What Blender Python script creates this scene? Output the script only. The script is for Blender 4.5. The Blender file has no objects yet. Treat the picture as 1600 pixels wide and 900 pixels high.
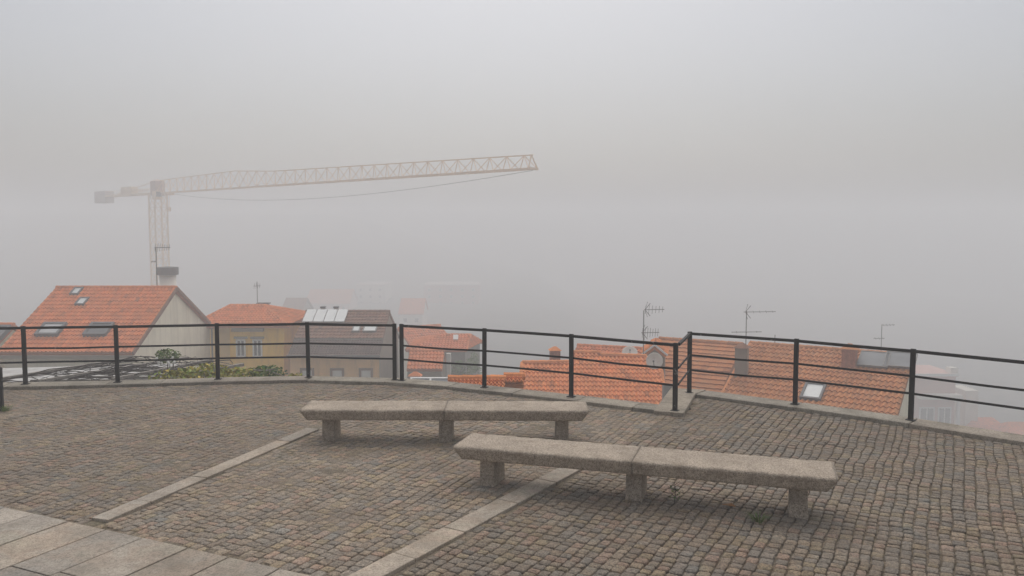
import bpy, bmesh, math, random
from mathutils import Vector, noise as mn
random.seed(7)
R = math.radians
rnd = random.uniform
sc = bpy.context.scene
COL = sc.collection

# ------------------------------------------------------------------ survey of the place (metres)
F = 1268.0; TH = R(4.06); CH = 2.85
CT, ST = math.cos(TH), math.sin(TH)
def ray(px, py):
    a = (px - 800) / F; b = -(py - 450) / F
    return Vector((a, CT + b * ST, -ST + b * CT))
def at(px, py, Y):
    d = ray(px, py); t = Y / d.y
    return Vector((d.x * t, Y, CH + d.z * t))
def G(px, py, z=0.0):
    d = ray(px, py); t = (z - CH) / d.z
    return Vector((d.x * t, d.y * t, z))

# ------------------------------------------------------------------ materials
def nodes_of(m):
    m.use_nodes = True
    nt = m.node_tree
    return nt, nt.nodes['Principled BSDF']
def ramp(nt, fac, stops):
    r = nt.nodes.new('ShaderNodeValToRGB')
    e = r.color_ramp.elements
    while len(e) < len(stops): e.new(0.5)
    for k, (p, c) in enumerate(stops):
        e[k].position = p
        e[k].color = (c[0], c[1], c[2], 1) if not isinstance(c, (int, float)) else (c, c, c, 1)
    nt.links.new(fac, r.inputs[0])
    return r.outputs[0]
def noise_tex(nt, vec, scale, detail=5, rough=.6):
    n = nt.nodes.new('ShaderNodeTexNoise')
    n.inputs['Scale'].default_value = scale; n.inputs['Detail'].default_value = detail
    n.inputs['Roughness'].default_value = rough
    nt.links.new(vec, n.inputs['Vector'])
    return n.outputs['Fac']
def mix(nt, kind, fac, a, b):
    m = nt.nodes.new('ShaderNodeMix'); m.data_type = 'RGBA'; m.blend_type = kind
    for sock, v in ((m.inputs[0], fac), (m.inputs[6], a), (m.inputs[7], b)):
        if isinstance(v, (int, float)): sock.default_value = v
        elif isinstance(v, tuple): sock.default_value = (v[0], v[1], v[2], 1)
        else: nt.links.new(v, sock)
    return m.outputs[2]
def coords(nt, stretch=None):
    tc = nt.nodes.new('ShaderNodeTexCoord')
    if not stretch: return tc.outputs['Object']
    mp = nt.nodes.new('ShaderNodeMapping'); mp.inputs['Scale'].default_value = stretch
    nt.links.new(tc.outputs['Object'], mp.inputs['Vector'])
    return mp.outputs['Vector']
def mat(name, base, rough=.85, spread=.25, scale=6, grain=0, grain_amt=.3, bump=0, bump_scale=40, stain=None,
        stain_scale=2, stain_amt=.6, stain_lo=.5, stain_hi=.7, stain_stretch=None, tint=False, metal=0, spec=.3, hue=0):
    m = bpy.data.materials.new(name); nt, b = nodes_of(m)
    v = coords(nt)
    lo = tuple(c * (1 - spread) for c in base); hi = tuple(min(1, c * (1 + spread)) for c in base)
    col = ramp(nt, noise_tex(nt, v, scale), [(.3, lo), (.7, hi)])
    if tint:
        a = nt.nodes.new('ShaderNodeAttribute'); a.attribute_name = 'tint'
        col = mix(nt, 'MULTIPLY', 1.0, col, a.outputs['Color'])
    if grain:
        g = ramp(nt, noise_tex(nt, v, grain, 3, .7), [(.39, 1 - grain_amt), (.5, 1 - .15 * grain_amt), (.62, 1.0)])
        col = mix(nt, 'MULTIPLY', 1.0, col, g)
        col = mix(nt, 'MULTIPLY', .6, col, ramp(nt, noise_tex(nt, v, grain * .37, 3, .6), [(.36, 1 - grain_amt), (.56, 1.0)]))
    if hue:
        h = ramp(nt, noise_tex(nt, v, hue, 3, .65), [(.30, (.86, .95, 1.0)), (.42, (1, .97, .93)), (.5, (1, .99, .94)), (.56, (1, .91, .82)), (.64, (.98, .97, .87)), (.72, (1, .88, .84))])
        col = mix(nt, 'MULTIPLY', .85, col, h)
    if stain:
        f = ramp(nt, noise_tex(nt, coords(nt, stain_stretch) if stain_stretch else v, stain_scale, 8, .65),
                 [(stain_lo, 0.0), (stain_hi, stain_amt)])
        col = mix(nt, 'MIX', f, col, stain)
    nt.links.new(col, b.inputs['Base Color'])
    b.inputs['Roughness'].default_value = rough; b.inputs['Metallic'].default_value = metal
    b.inputs['Specular IOR Level'].default_value = spec
    if bump:
        bp = nt.nodes.new('ShaderNodeBump'); bp.inputs['Strength'].default_value = bump
        bp.inputs['Distance'].default_value = .01
        nt.links.new(noise_tex(nt, v, bump_scale, 6, .7), bp.inputs['Height'])
        nt.links.new(bp.outputs[0], b.inputs['Normal'])
    return m
M = {}
M['sett'] = mat('granite_setts', (1.14, 1.08, 1.08), .8, .14, .9, 60, .6, .9, 55, hue=2.2, tint=True, stain=(.115, .09, .068), stain_scale=.7, stain_amt=.55, stain_lo=.5, stain_hi=.75)
M['dirt'] = mat('joint_dirt', (.235, .195, .148), .95, .25, 3, 60, .6, .7, 70, hue=2.2, stain=(.06, .065, .03), stain_scale=1.3, stain_amt=.6)
M['slab'] = mat('granite_paving', (.405, .355, .30), .75, .15, 2.5, 70, .4, .5, 90, hue=.9, tint=True, stain=(.18, .15, .11), stain_scale=1.9, stain_amt=.6)
M['kerb'] = mat('granite_kerb', (.36, .315, .255), .85, .2, 3, 70, .45, .4, 80, tint=True, stain=(.10, .09, .065), stain_scale=2.2, stain_amt=.6)
M['bench'] = mat('bench_granite', (.53, .44, .345), .85, .15, 3.0, 105, .6, .9, 75, stain=(.19, .15, .105), stain_scale=4.5, stain_amt=.7, stain_lo=.5, stain_hi=.72)
M['leg'] = mat('leg_granite', (.48, .40, .315), .9, .2, 5, 85, .55, .9, 60, stain=(.13, .11, .085), stain_scale=4, stain_amt=.5)
M['iron'] = mat('black_painted_iron', (.010, .010, .010), .6, .4, 8, stain=(.22, .21, .2), stain_scale=5.5, stain_amt=.8, stain_lo=.665, stain_hi=.685, bump=.12, bump_scale=60, spec=.15)
M['iron_worn'] = mat('worn_painted_iron', (.16, .155, .15), .5, .5, 9, bump=.1)
M['tile_orange'] = mat('orange_clay_tiles', (.76, .22, .055), .85, .18, 1.4, 40, .25, tint=True, stain=(.20, .10, .055), stain_scale=1.4, stain_amt=.35, stain_lo=.52, stain_hi=.8)
M['tile_bright'] = mat('bright_clay_tiles', (.80, .275, .085), .85, .15, 1.6, 40, .2, tint=True, stain=(.28, .12, .06), stain_scale=2, stain_amt=.3, stain_lo=.55, stain_hi=.8)
M['tile_brown'] = mat('weathered_clay_tiles', (.66, .25, .08), .9, .3, 1.3, 30, .3, tint=True, stain=(.15, .10, .06), stain_scale=1.3, stain_amt=.6, stain_lo=.45, stain_hi=.72)
M['tile_dark'] = mat('dull_brown_tiles', (.27, .125, .075), .9, .25, 1.6, 30, .3, tint=True, stain=(.10, .07, .05), stain_scale=2, stain_amt=.5)
M['tile_grey'] = mat('grey_brown_tiles', (.165, .105, .085), .9, .25, 1.6, 30, .3, tint=True, stain=(.075, .06, .05), stain_scale=2, stain_amt=.5)
M['beige'] = mat('beige_render', (.88, .80, .63), .9, .06, 1.2, stain=(.36, .29, .2), stain_scale=1.0, stain_amt=.35, stain_lo=.46, stain_hi=.75, stain_stretch=(2.2, 2.2, .18))
M['yellow'] = mat('ochre_render', (.95, .56, .05), .9, .1, 1.0, stain=(.40, .20, .06), stain_scale=1.3, stain_amt=.4, stain_stretch=(1.5, 1.5, .3))
M['pale_yellow'] = mat('pale_ochre_render', (.88, .66, .26), .9, .08, 1.0)
M['peach'] = mat('peach_render', (.92, .56, .25), .9, .08, 1.2, stain=(.33, .2, .11), stain_scale=1.4, stain_amt=.35, stain_stretch=(2, 2, .3))
M['grey_wall'] = mat('grey_render', (.27, .245, .22), .9, .15, 1.5, stain=(.14, .14, .11), stain_scale=1.6, stain_amt=.6, stain_stretch=(1.5, 1.5, .4))
M['taupe'] = mat('taupe_render', (.25, .20, .15), .9, .1, 1.5)
M['white'] = mat('white_paint', (.78, .77, .74), .6, .05, 3, stain=(.5, .47, .42), stain_scale=3, stain_amt=.3)
M['sheet'] = mat('dusty_plastic_sheet', (.40, .39, .37), .6, .25, 1.5, stain=(.2, .18, .15), stain_scale=2, stain_amt=.6)
M['pink'] = mat('pink_render', (.60, .36, .30), .9, .08, .6)
M['cream'] = mat('cream_render', (.70, .66, .58), .9, .08, .6)
M['red_wall'] = mat('red_render', (.48, .21, .17), .9, .08, .4)
M['brick_red'] = mat('red_brick', (.42, .16, .09), .9, .2, 5, 30, .3)
M['frame_grey'] = mat('grey_metal_frame', (.10, .10, .105), .5, .2, 5)
M['frame_brown'] = mat('brown_stone_frame', (.22, .12, .075), .7, .15, 5)
M['glass'] = mat('window_glass', (.055, .06, .065), .08, .2, .8, spec=.8)
M['skyglass'] = mat('skylight_glass', (.06, .065, .07), .35, .2, .8, spec=.35)
M['panel'] = mat('solar_glass', (.16, .17, .18), .5, .15, 1.2, spec=.3)
M['sky_sheen_glass'] = mat('skylight_glass_sky_sheen', (.36, .36, .36), .3, .2, 1.2, spec=.6)  # sky reflection on the glass painted as a pale base colour
M['sky_sheen_panel'] = mat('sky_sheen_panel', (.62, .64, .63), .35, .06, 1.5)  # reflected sky put into the base colour of solar panels and skylight panes
M['blind'] = mat('roller_blind', (.72, .70, .64), .6, .05, 2)
M['galv'] = mat('galvanised_metal', (.17, .165, .16), .5, .2, 6, metal=.3)
M['dish'] = mat('dish_paint', (.70, .64, .57), .6, .08, 2, stain=(.3, .22, .16), stain_scale=3, stain_amt=.4)
M['crane'] = mat('crane_paint_hazed', (.82, .60, .40), .6, .1, 1)  # colour greyed toward the fog, so some haze is painted in
M['crane_hazed'] = mat('crane_hazed_paint', (.84, .66, .46), .6, .12, 1)  # fog paleness mixed into the colour of mast and counter jib
M['crane_red'] = mat('crane_red_paint', (.46, .30, .23), .6, .12, 1)
M['hazed_concrete'] = mat('hazed_concrete', (.55, .47, .43), .9, .12, 1)  # lightened so the counterweight fades; haze partly painted into the colour
M['cable'] = mat('steel_cable', (.20, .19, .18), .6)
M['timber'] = mat('grey_weathered_timber', (.30, .27, .235), .85, .25, 8, 30, .3)
M['cane'] = mat('dark_vine_bark', (.05, .04, .035), .9, .4, 10)
M['bark'] = mat('tree_bark', (.10, .08, .06), .9, .3, 8)
M['leaf_yellow'] = mat('yellow_green_leaves', (.30, .285, .06), .6, .5, 5, tint=True)
M['leaf'] = mat('green_leaves', (.12, .175, .05), .55, .4, 5, tint=True)
M['petal'] = mat('white_petals', (.72, .70, .66), .6)
M['dry_leaf'] = mat('dry_leaf', (.42, .20, .07), .7)
M['terrain'] = mat('hillside_ground', (.085, .085, .06), .95, .4, .12, 1.2, .5, stain=(.16, .14, .12), stain_scale=.05, stain_amt=.7)
M['tar'] = mat('dark_metal_cap', (.05, .05, .055), .6, .2, 4)

# ------------------------------------------------------------------ object helpers
def tag(o, label=None, cat=None, group=None, kind=None):
    for k, v in (('label', label), ('category', cat), ('group', group), ('kind', kind)):
        if v: o[k] = v
    return o
def thing(name, label, cat, loc, group=None):
    o = bpy.data.objects.new(name, None); COL.objects.link(o); o.location = loc
    o.empty_display_size = .3
    return tag(o, label, cat, group)
class MB:
    """collects geometry in world space"""
    def __init__(s): s.v = []; s.f = []; s.t = []; s.cur = (1, 1, 1); s.smooth = False
    def add(s, vs, fs):
        n = len(s.v); s.v += [Vector(p) for p in vs]; s.t += [s.cur] * len(vs)
        s.f += [tuple(i + n for i in f) for f in fs]
    def hexa(s, a):   # 8 corners: bottom 4 ccw, top 4 ccw
        s.add(a, [(3, 2, 1, 0), (4, 5, 6, 7), (0, 1, 5, 4), (1, 2, 6, 5), (2, 3, 7, 6), (3, 0, 4, 7)])
    def obox(s, c, u, v, w, su, sv, sw):
        c, u, v, w = map(Vector, (c, u, v, w))
        u = u * su / 2; v = v * sv / 2; w = w * sw / 2
        s.hexa([c - u - v - w, c + u - v - w, c + u + v - w, c - u + v - w, c - u - v + w, c + u - v + w, c + u + v + w, c - u + v + w])
    def box(s, c, sx, sy, sz, yaw=0):
        s.obox(c, (math.cos(yaw), math.sin(yaw), 0), (-math.sin(yaw), math.cos(yaw), 0), (0, 0, 1), sx, sy, sz)
    def bar(s, a, b, w, h=None, up=(0, 0, 1)):
        a, b = Vector(a), Vector(b); d = b - a
        if d.length < 1e-6: return
        w2 = h or w; d.normalize(); up = Vector(up)
        if abs(d.dot(up)) > .98: up = Vector((0, 1, 0))
        x = d.cross(up).normalized(); y = x.cross(d)
        s.obox((a + b) / 2, d, x, y, (b - a).length, w, w2)
    def tube(s, pts, r, n=6, r2=None):
        pts = [Vector(p) for p in pts]; vs = []; fs = []
        m = len(pts)
        for i, p in enumerate(pts):
            d = (pts[min(i + 1, m - 1)] - pts[max(i - 1, 0)]).normalized()
            up = Vector((0, 0, 1)) if abs(d.z) < .95 else Vector((0, 1, 0))
            x = d.cross(up).normalized(); y = x.cross(d)
            rr = r if r2 is None else r + (r2 - r) * i / (m - 1)
            for k in range(n):
                a = 2 * math.pi * k / n
                vs.append(p + x * math.cos(a) * rr + y * math.sin(a) * rr)
        for i in range(m - 1):
            for k in range(n):
                k2 = (k + 1) % n
                fs.append((i * n + k, i * n + k2, (i + 1) * n + k2, (i + 1) * n + k))
        fs.append(tuple(range(n - 1, -1, -1))); fs.append(tuple((m - 1) * n + k for k in range(n)))
        s.add(vs, fs)
    def lathe(s, c, prof, n=16, axis=None):
        c = Vector(c); w = Vector(axis or (0, 0, 1)).normalized()
        u = w.orthogonal().normalized(); v = w.cross(u); vs = []; fs = []
        for r, z in prof:
            for k in range(n):
                a = 2 * math.pi * k / n
                vs.append(c + w * z + (u * math.cos(a) + v * math.sin(a)) * max(r, 1e-4))
        for i in range(len(prof) - 1):
            for k in range(n):
                k2 = (k + 1) % n
                fs.append((i * n + k, i * n + k2, (i + 1) * n + k2, (i + 1) * n + k))
        fs.append(tuple(range(n - 1, -1, -1))); fs.append(tuple((len(prof) - 1) * n + k for k in range(n)))
        s.add(vs, fs)
    def build(s, name, m, parent=None, loc=None):
        base = Vector((0, 0, 0)); p = parent
        while p is not None: base = base + p.location; p = p.parent
        if parent is None and loc is not None: base = Vector(loc)
        me = bpy.data.meshes.new(name)
        me.from_pydata([tuple(p - base) for p in s.v], [], s.f)
        at_ = me.attributes.new('tint', 'FLOAT_COLOR', 'POINT')
        fl = []
        for c in s.t: fl += [c[0], c[1], c[2], 1.0]
        at_.data.foreach_set('color', fl)
        me.materials.append(M[m] if isinstance(m, str) else m)
        if s.smooth: me.polygons.foreach_set('use_smooth', [True] * len(me.polygons))
        me.update()
        o = bpy.data.objects.new(name, me); COL.objects.link(o)
        if parent is not None: o.parent = parent
        elif loc is not None: o.location = loc
        return o
def bevel(o, w, seg=2):
    b = o.modifiers.new('bevel', 'BEVEL'); b.width = w; b.segments = seg; b.limit_method = 'ANGLE'; b.angle_limit = R(40)
    return o
class Pl:
    """a wall or roof plane to hang windows on"""
    def __init__(s, o, u, v): s.o = Vector(o); s.u = Vector(u).normalized(); s.v = Vector(v).normalized(); s.n = s.u.cross(s.v).normalized()
    def hit(s, px, py):
        d = ray(px, py); c = Vector((0, 0, CH))
        t = (s.o - c).dot(s.n) / d.dot(s.n)
        return c + d * t

# ------------------------------------------------------------------ terrain
def smooth(a, b, x):
    t = max(0, min(1, (x - a) / (b - a))); return t * t * (3 - 2 * t)
def terrain_z(x, y):
    d = math.hypot(x, y)
    z = -6.0 - 9 * smooth(16, 60, y) - 18 * smooth(60, 170, y)
    z -= 14 * smooth(4, 60, x) * smooth(30, 110, y)
    z += 34 * smooth(-5, -140, x) * smooth(400, 620, y) + 14 * smooth(60, -40, x) * smooth(400, 600, y)
    z += 1.2 * mn.noise(Vector((x * .03, y * .03, 0))) * smooth(14, 40, d)
    return z
xs = [-620 + 1240 * i / 110 for i in range(111)]
ys = [-620 + 1240 * i / 110 for i in range(111)]
mb = MB(); mb.smooth = True
mb.add([(x, y, terrain_z(x, y)) for y in ys for x in xs],
       [(j * 111 + i, j * 111 + i + 1, (j + 1) * 111 + i + 1, (j + 1) * 111 + i) for j in range(110) for i in range(110)])
tag(mb.build('ground', 'terrain'), kind='structure')

# ------------------------------------------------------------------ plaza
def catmull(pts, step):
    out = []
    for i in range(len(pts) - 1):
        p0 = pts[max(i - 1, 0)]; p1 = pts[i]; p2 = pts[i + 1]; p3 = pts[min(i + 2, len(pts) - 1)]
        n = max(1, int((p2 - p1).length / step))
        for k in range(n):
            t = k / n
            out.append(.5 * (2 * p1 + (p2 - p0) * t + (2 * p0 - 5 * p1 + 4 * p2 - p3) * t * t + (3 * p1 - p0 - 3 * p2 + p3) * t ** 3))
    out.append(pts[-1]); return out
V2 = lambda x, y: Vector((x, y, 0))
ARC_L = catmull([V2(-15, 13.3), V2(-11.5, 14.0), V2(-9.18, 14.40), V2(-7.4, 14.60), V2(-5.572, 14.9), V2(-3.858, 15.08), V2(-2.381, 14.89), V2(-1.152, 14.43), V2(0, 13.83), V2(1.058, 13.24), V2(2.631, 12.279)], .9)
ARC_R = catmull([V2(3.143, 13.767), V2(4.474, 12.73), V2(5.77, 11.63), V2(6.83, 10.56), V2(8.2, 8.9), V2(9.4, 7.0), V2(10.2, 4.5)], .9)
FRONT = ARC_L + ARC_R
def kerb_y(x):
    for a, b in zip(FRONT, FRONT[1:]):
        if a.x <= x <= b.x and b.x > a.x: return a.y + (b.y - a.y) * (x - a.x) / (b.x - a.x)
    return FRONT[0].y if x < FRONT[0].x else -99
def offset(pts, d):
    out = []
    for i, p in enumerate(pts):
        t = (pts[min(i + 1, len(pts) - 1)] - pts[max(i - 1, 0)]).normalized()
        out.append(p + Vector((-t.y, t.x, 0)) * d)
    return out
KW, KH = .44, .05
# strips and slabs
S1 = (V2(-4.06, 7.80), V2(-2.86, 11.47), .21)
S2 = (V2(-1.30, 6.33), V2(.72, 9.56), .25)
def side(p, a, b): return (b.x - a.x) * (p.y - a.y) - (b.y - a.y) * (p.x - a.x)   # >0: left of a->b
def in_strip(p, s, m=0):
    a, b, w = s; d = (b - a); L = d.length; d = d / L
    t = (p - a).dot(d); q = abs((p - a).cross(d).z)
    return -m < t < L + m and q < w / 2 + m
EA = V2(-5.279, 8.186); ED = Vector((math.cos(R(-24.9)), math.sin(R(-24.9)), 0)); EN = Vector((-ED.y, ED.x, 0))
def past_edge(p): return (p - EA).dot(EN)      # >0: cobbled side

# dirt bed: the sheet between and under the setts, closed down to the hillside
XS = [-13.5 + .14 * i for i in range(174)]; YS = [3.0 + .14 * i for i in range(90)]
mb = MB(); idx = {}
def bed_z(x, y):
    return -.018 - .007 * smooth(0, 2.5, x - (y - 8) * .6) + .013 * mn.noise(Vector((x * .55, y * .55, 3))) + .010 * mn.noise(Vector((x * 2.1, y * 2.1, 9))) + .009 * smooth(2.0, -1.0, x - (y - 8) * .6)
vs = []; fs = []
for j, y in enumerate(YS):
    for i, x in enumerate(XS):
        k = kerb_y(x) + .1
        if y <= k + .14: idx[i, j] = len(vs); vs.append((x, min(y, k), bed_z(x, y)))
for j in range(len(YS) - 1):
    for i in range(len(XS) - 1):
        q = [(i, j), (i + 1, j), (i + 1, j + 1), (i, j + 1)]
        if all(c in idx for c in q): fs.append(tuple(idx[c] for c in q))
mb.add(vs, fs); mb.smooth = True
tag(mb.build('plaza_ground', 'dirt'), kind='structure')
mb = MB()
back = offset(ARC_L, KW - .03) + offset(ARC_R, KW - .03)
poly = [V2(-15, -8)] + back[:len(ARC_L)] + [V2(2.93, 12.48), V2(3.16, 13.7)] + back[len(ARC_L):] + [V2(10.2, -8)]
n = len(poly)
mb.add([(p.x, p.y, -.12) for p in poly] + [(p.x, p.y, -7) for p in poly],
       [tuple(range(n - 1, -1, -1))] + [(i, (i + 1) % n, n + (i + 1) % n, n + i) for i in range(n)])
tag(mb.build('plaza_foundation', 'kerb'), kind='structure')

SETT = [(.30, .25, .19), (.315, .258, .195), (.28, .24, .19), (.28, .245, .20), (.265, .238, .20), (.345, .26, .20), (.325, .27, .185), (.29, .245, .195), (.25, .222, .185), (.35, .29, .215)]
DK = [1.0]; FL = [.6]
def setts(mb, ang, ok, gap, wlo, whi):
    s = Vector((math.sin(ang), math.cos(ang), 0)); r = Vector((math.cos(ang), -math.sin(ang), 0))
    a = -16.0
    while a < 16:
        w = rnd(wlo, whi) * random.choice((1, 1, 1, .88, 1.1)); b = -2 + rnd(0, .2)
        while b < 21:
            l = rnd(wlo * .85, whi * 1.15) * random.choice((1, 1, 1, 1.22, .85))
            c = r * (a + w / 2) + s * (b + l / 2)
            c = c + r * (.055 * mn.noise(Vector((c.x * .33, c.y * .33, 1))) + .028 * mn.noise(c * 2.2)) + s * .06 * mn.noise(Vector((c.x * .4, c.y * .4, 5)))
            if abs(c.x) < 13.2 and 3.2 < c.y < 15.6 and ok(c):
                hw, hl = w / 2 - gap / 2 - rnd(0, .005), l / 2 - gap / 2 - rnd(0, .005)
                z0 = (rnd(-.005, .005) + .010 * mn.noise(c * .9)) * FL[0]; tx, ty = rnd(-.04, .04) * FL[0], rnd(-.04, .04) * FL[0]
                ch = rnd(.18, .34) * min(hw, hl); vs = []
                ring = [(-hw + ch, -hl), (hw - ch, -hl), (hw, -hl + ch), (hw, hl - ch), (hw - ch, hl), (-hw + ch, hl), (-hw, hl - ch), (-hw, -hl + ch)]
                ring = [(x * rnd(.93, 1.04), y * rnd(.93, 1.04)) for x, y in ring]
                for k, dz in ((1.02, -.055), (1.0, -.006 * FL[0]), (.90, -.001)):
                    for x, y in ring:
                        x *= k; y *= k
                        vs.append(c + r * x + s * y + Vector((0, 0, z0 + dz + x * tx + y * ty + (rnd(-.002, .002) if dz > -.05 else 0))))
                vs.append(c + Vector((0, 0, z0 + rnd(0, .003))))
                f = []
                for q in range(2):
                    for k in range(8): f.append((q * 8 + k, q * 8 + (k + 1) % 8, q * 8 + 8 + (k + 1) % 8, q * 8 + 8 + k))
                for k in range(8): f.append((16 + k, 16 + (k + 1) % 8, 24))
                t = random.choice(SETT); g = rnd(.86, 1.12) * DK[0]
                mb.cur = (t[0] * g, t[1] * g, t[2] * g)
                mb.add(vs, f)
            b += l
        a += w
def common(c):
    return c.y < kerb_y(c.x) - .075 and past_edge(c) > .035 and not in_strip(c, S1, .02) and not in_strip(c, S2, .02)
def near_jog(c): return not (2.55 < c.x < 3.25 and c.y > kerb_y(c.x - .05) - .02 and c.y > 12.2)
mb = MB(); mb.smooth = True
setts(mb, R(19), lambda c: common(c) and side(c, S1[0], S1[1]) > .0, .003, .09, .125)
DK[0] = 1.18
setts(mb, R(25), lambda c: common(c) and side(c, S1[0], S1[1]) <= 0 and side(c, S2[0], S2[1]) > 0, .004, .09, .125)
DK[0] = .92; FL[0] = .8
setts(mb, R(28), lambda c: common(c) and near_jog(c) and side(c, S2[0], S2[1]) <= 0, .008, .092, .128)
tag(mb.build('cobblestone_paving', 'sett'), kind='structure')

def slab(mb, c, u, v, su, sv, top, th=.1, j=.003):
    mb.cur = (lambda g, w: (g * (1 + w), g, g * (1 - w)))(rnd(.82, 1.12), rnd(-.03, .04))
    c = Vector((c.x, c.y, top - th / 2 + rnd(-j, j)))
    t = Vector((rnd(-.004, .004), rnd(-.004, .004), 1)).normalized()
    mb.obox(c, u, v, t, su, sv, th)
mb = MB()
for s in (S1, S2):
    a, b, w = s; d = (b - a); L = d.length; d = d / L; q = Vector((d.y, -d.x, 0)); p = 0
    while p < L - .05:
        l = min(rnd(.55, 1.05), L - p)
        if L - p - l < .3: l = L - p
        slab(mb, a + d * (p + l / 2), d, q, l - .011, w, .019)
        p += l
bevel(tag(mb.build('paving_strip', 'slab'), kind='structure'), .006)
mb = MB()
sd = Vector((-EN.x, -EN.y, 0)); e = -6.4
cuts = []
for p in [(65, 802), (125, 811), (177, 826), (236, 838), (306, 854), (369, 868), (446, 886)]: cuts.append((G(*p) - EA).dot(ED))
while cuts[0] > -7: cuts.insert(0, cuts[0] - rnd(.42, .6))
while cuts[-1] < 9: cuts.append(cuts[-1] + rnd(.42, .6))
for a, b in zip(cuts, cuts[1:]):
    p = 0; first = True
    while p < 6:
        l = rnd(.7, 1.5) * (rnd(.5, 1) if first else 1); first = False
        slab(mb, EA + ED * ((a + b) / 2) + sd * (p + l / 2), ED, sd, b - a - .015, l - .015, .020)
        p += l
bevel(tag(mb.build('stone_slab_paving', 'slab'), kind='structure'), .005)

# kerb stones
def kerb_run(mb, pts, w, last=None):
    o = offset(pts, w)
    if last: o[-1] = last
    for i in range(len(pts) - 1):
        a, b, c, d = pts[i], pts[i + 1], o[i + 1], o[i]
        e = (b - a).normalized() * .005
        mb.cur = (lambda g: (g * rnd(.98, 1.03), g, g * rnd(.97, 1)))(rnd(.8, 1.15)); h = KH + rnd(-.004, .004)
        a, b, c, d = a + e, b - e, c - e, d + e
        mb.hexa([Vector((p.x, p.y, -.1)) for p in (a, b, c, d)] + [Vector((p.x, p.y, h)) for p in (a, b, c, d)])
mb = MB()
kerb_run(mb, ARC_L, KW, ARC_L[-1] + (ARC_R[0] - ARC_L[-1]) * .26 + V2(-.03, .01))
kerb_run(mb, ARC_R, KW)
mb.cur = (1.03, 1, .96)
J0, J1 = ARC_L[-1], ARC_R[0]
oL, oR = offset(ARC_L, KW)[-1], offset(ARC_R, KW)[0]
JN = Vector((-(J1 - J0).y, (J1 - J0).x, 0)).normalized() * .46
jp = [J0 + V2(.004, .004), J1 + V2(.004, 0), oR, J1 + JN + V2(.12, .36), J0 + JN]; k = len(jp)
mb.add([(p.x, p.y, -.1) for p in jp] + [(p.x, p.y, KH + .008) for p in jp],
       [tuple(range(k - 1, -1, -1)), tuple(range(k, 2 * k))] + [(i, (i + 1) % k, k + (i + 1) % k, k + i) for i in range(k)])
bevel(tag(mb.build('kerb', 'kerb'), kind='structure'), .012)

# ------------------------------------------------------------------ railings
RL = offset(ARC_L, .23); RR = offset(ARC_R, .23)
def on_path(path, px):
    k = (px - 800) / F
    best = None
    for a, b in zip(path, path[1:]):
        fa, fb = a.x - k * a.y / (CT) * 1.0, b.x - k * b.y
        d = ray(px, 600); kk = d.x / d.y
        fa, fb = a.x - kk * a.y, b.x - kk * b.y
        if fa * fb <= 0 and fa != fb:
            t = fa / (fa - fb); return a + (b - a) * t
    return path[-1]
def railing(posts, label, over=None, ends=None):
    root = thing('metal_railing', label, 'railing', Vector((posts[0].x, posts[0].y, KH)), 'black railings along the terrace edge')
    n = len(posts)
    for i, p in enumerate(posts):
        if over and i in over: continue
        t = (posts[min(i + 1, n - 1)] - posts[max(i - 1, 0)]).normalized()
        mb = MB(); h = 1.075
        nrm = Vector((-t.y, t.x, 0)); tilt = Vector((rnd(-.006, .006), rnd(-.006, .006), 1)).normalized()
        mb.obox(p + Vector((0, 0, KH + h / 2 - .01)), t, nrm, tilt, .072, .045, h)
        mb.obox(p + Vector((0, 0, KH + .006)), t, nrm, (0, 0, 1), .13, .11, .012)
        bevel(mb.build('post', 'iron', root), .006)
    for z, w, hh in ((1.03, .042, .046), (.66, .018, .034), (.40, .018, .034)):
        mb = MB()
        for a, b in zip(posts, posts[1:]):
            pa = a + Vector((0, 0, KH + z)); pb = b + Vector((0, 0, KH + z)); d = (pb - pa).normalized()
            m = (pa + pb) / 2 + Vector((0, 0, rnd(-.014, .004) if z < 1 else rnd(-.004, .002)))
            mb.bar(pa - d * .001, m + d * .002, w, hh); mb.bar(m - d * .002, pb + d * .001, w, hh)
        bevel(mb.build('rail', 'iron', root), .005)
    return root
pl = [V2(-14.3, 13.6), on_path(RL, -255), on_path(RL, -105)] + [on_path(RL, x) for x in (40, 184, 341, 482, 617)]
railing(pl, 'black iron railing on the left, ending at the double post')
pm = [on_path(RL, x) for x in (628, 757, 892.5)] + [V2(2.535, 12.46)]
railing(pm, 'black iron railing in the middle, between the double post and the kerb corner')
pr = [V2(2.60, 12.55), V2(3.06, 13.86)] + [on_path(RR, x) for x in (1243, 1425)] + [on_path(RR, 1680), RR[-3]]
railing(pr, 'black iron railing in front of the brown roofs, right of the kerb corner', over={0})

b0 = G(0, 641)
t = thing('bollard', 'short black iron post at the far left edge of the cobbles', 'bollard', b0)
mb = MB(); mb.box(b0 + Vector((0, 0, .33)), .10, .10, .66, R(20)); bevel(mb.build('post', 'iron', t), .008)
mb = MB(); mb.lathe(b0 + Vector((0, 0, .655)), [(.055, 0), (.06, .012), (.05, .03), (.02, .04)], 12); mb.build('cap', 'iron', t)

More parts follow.
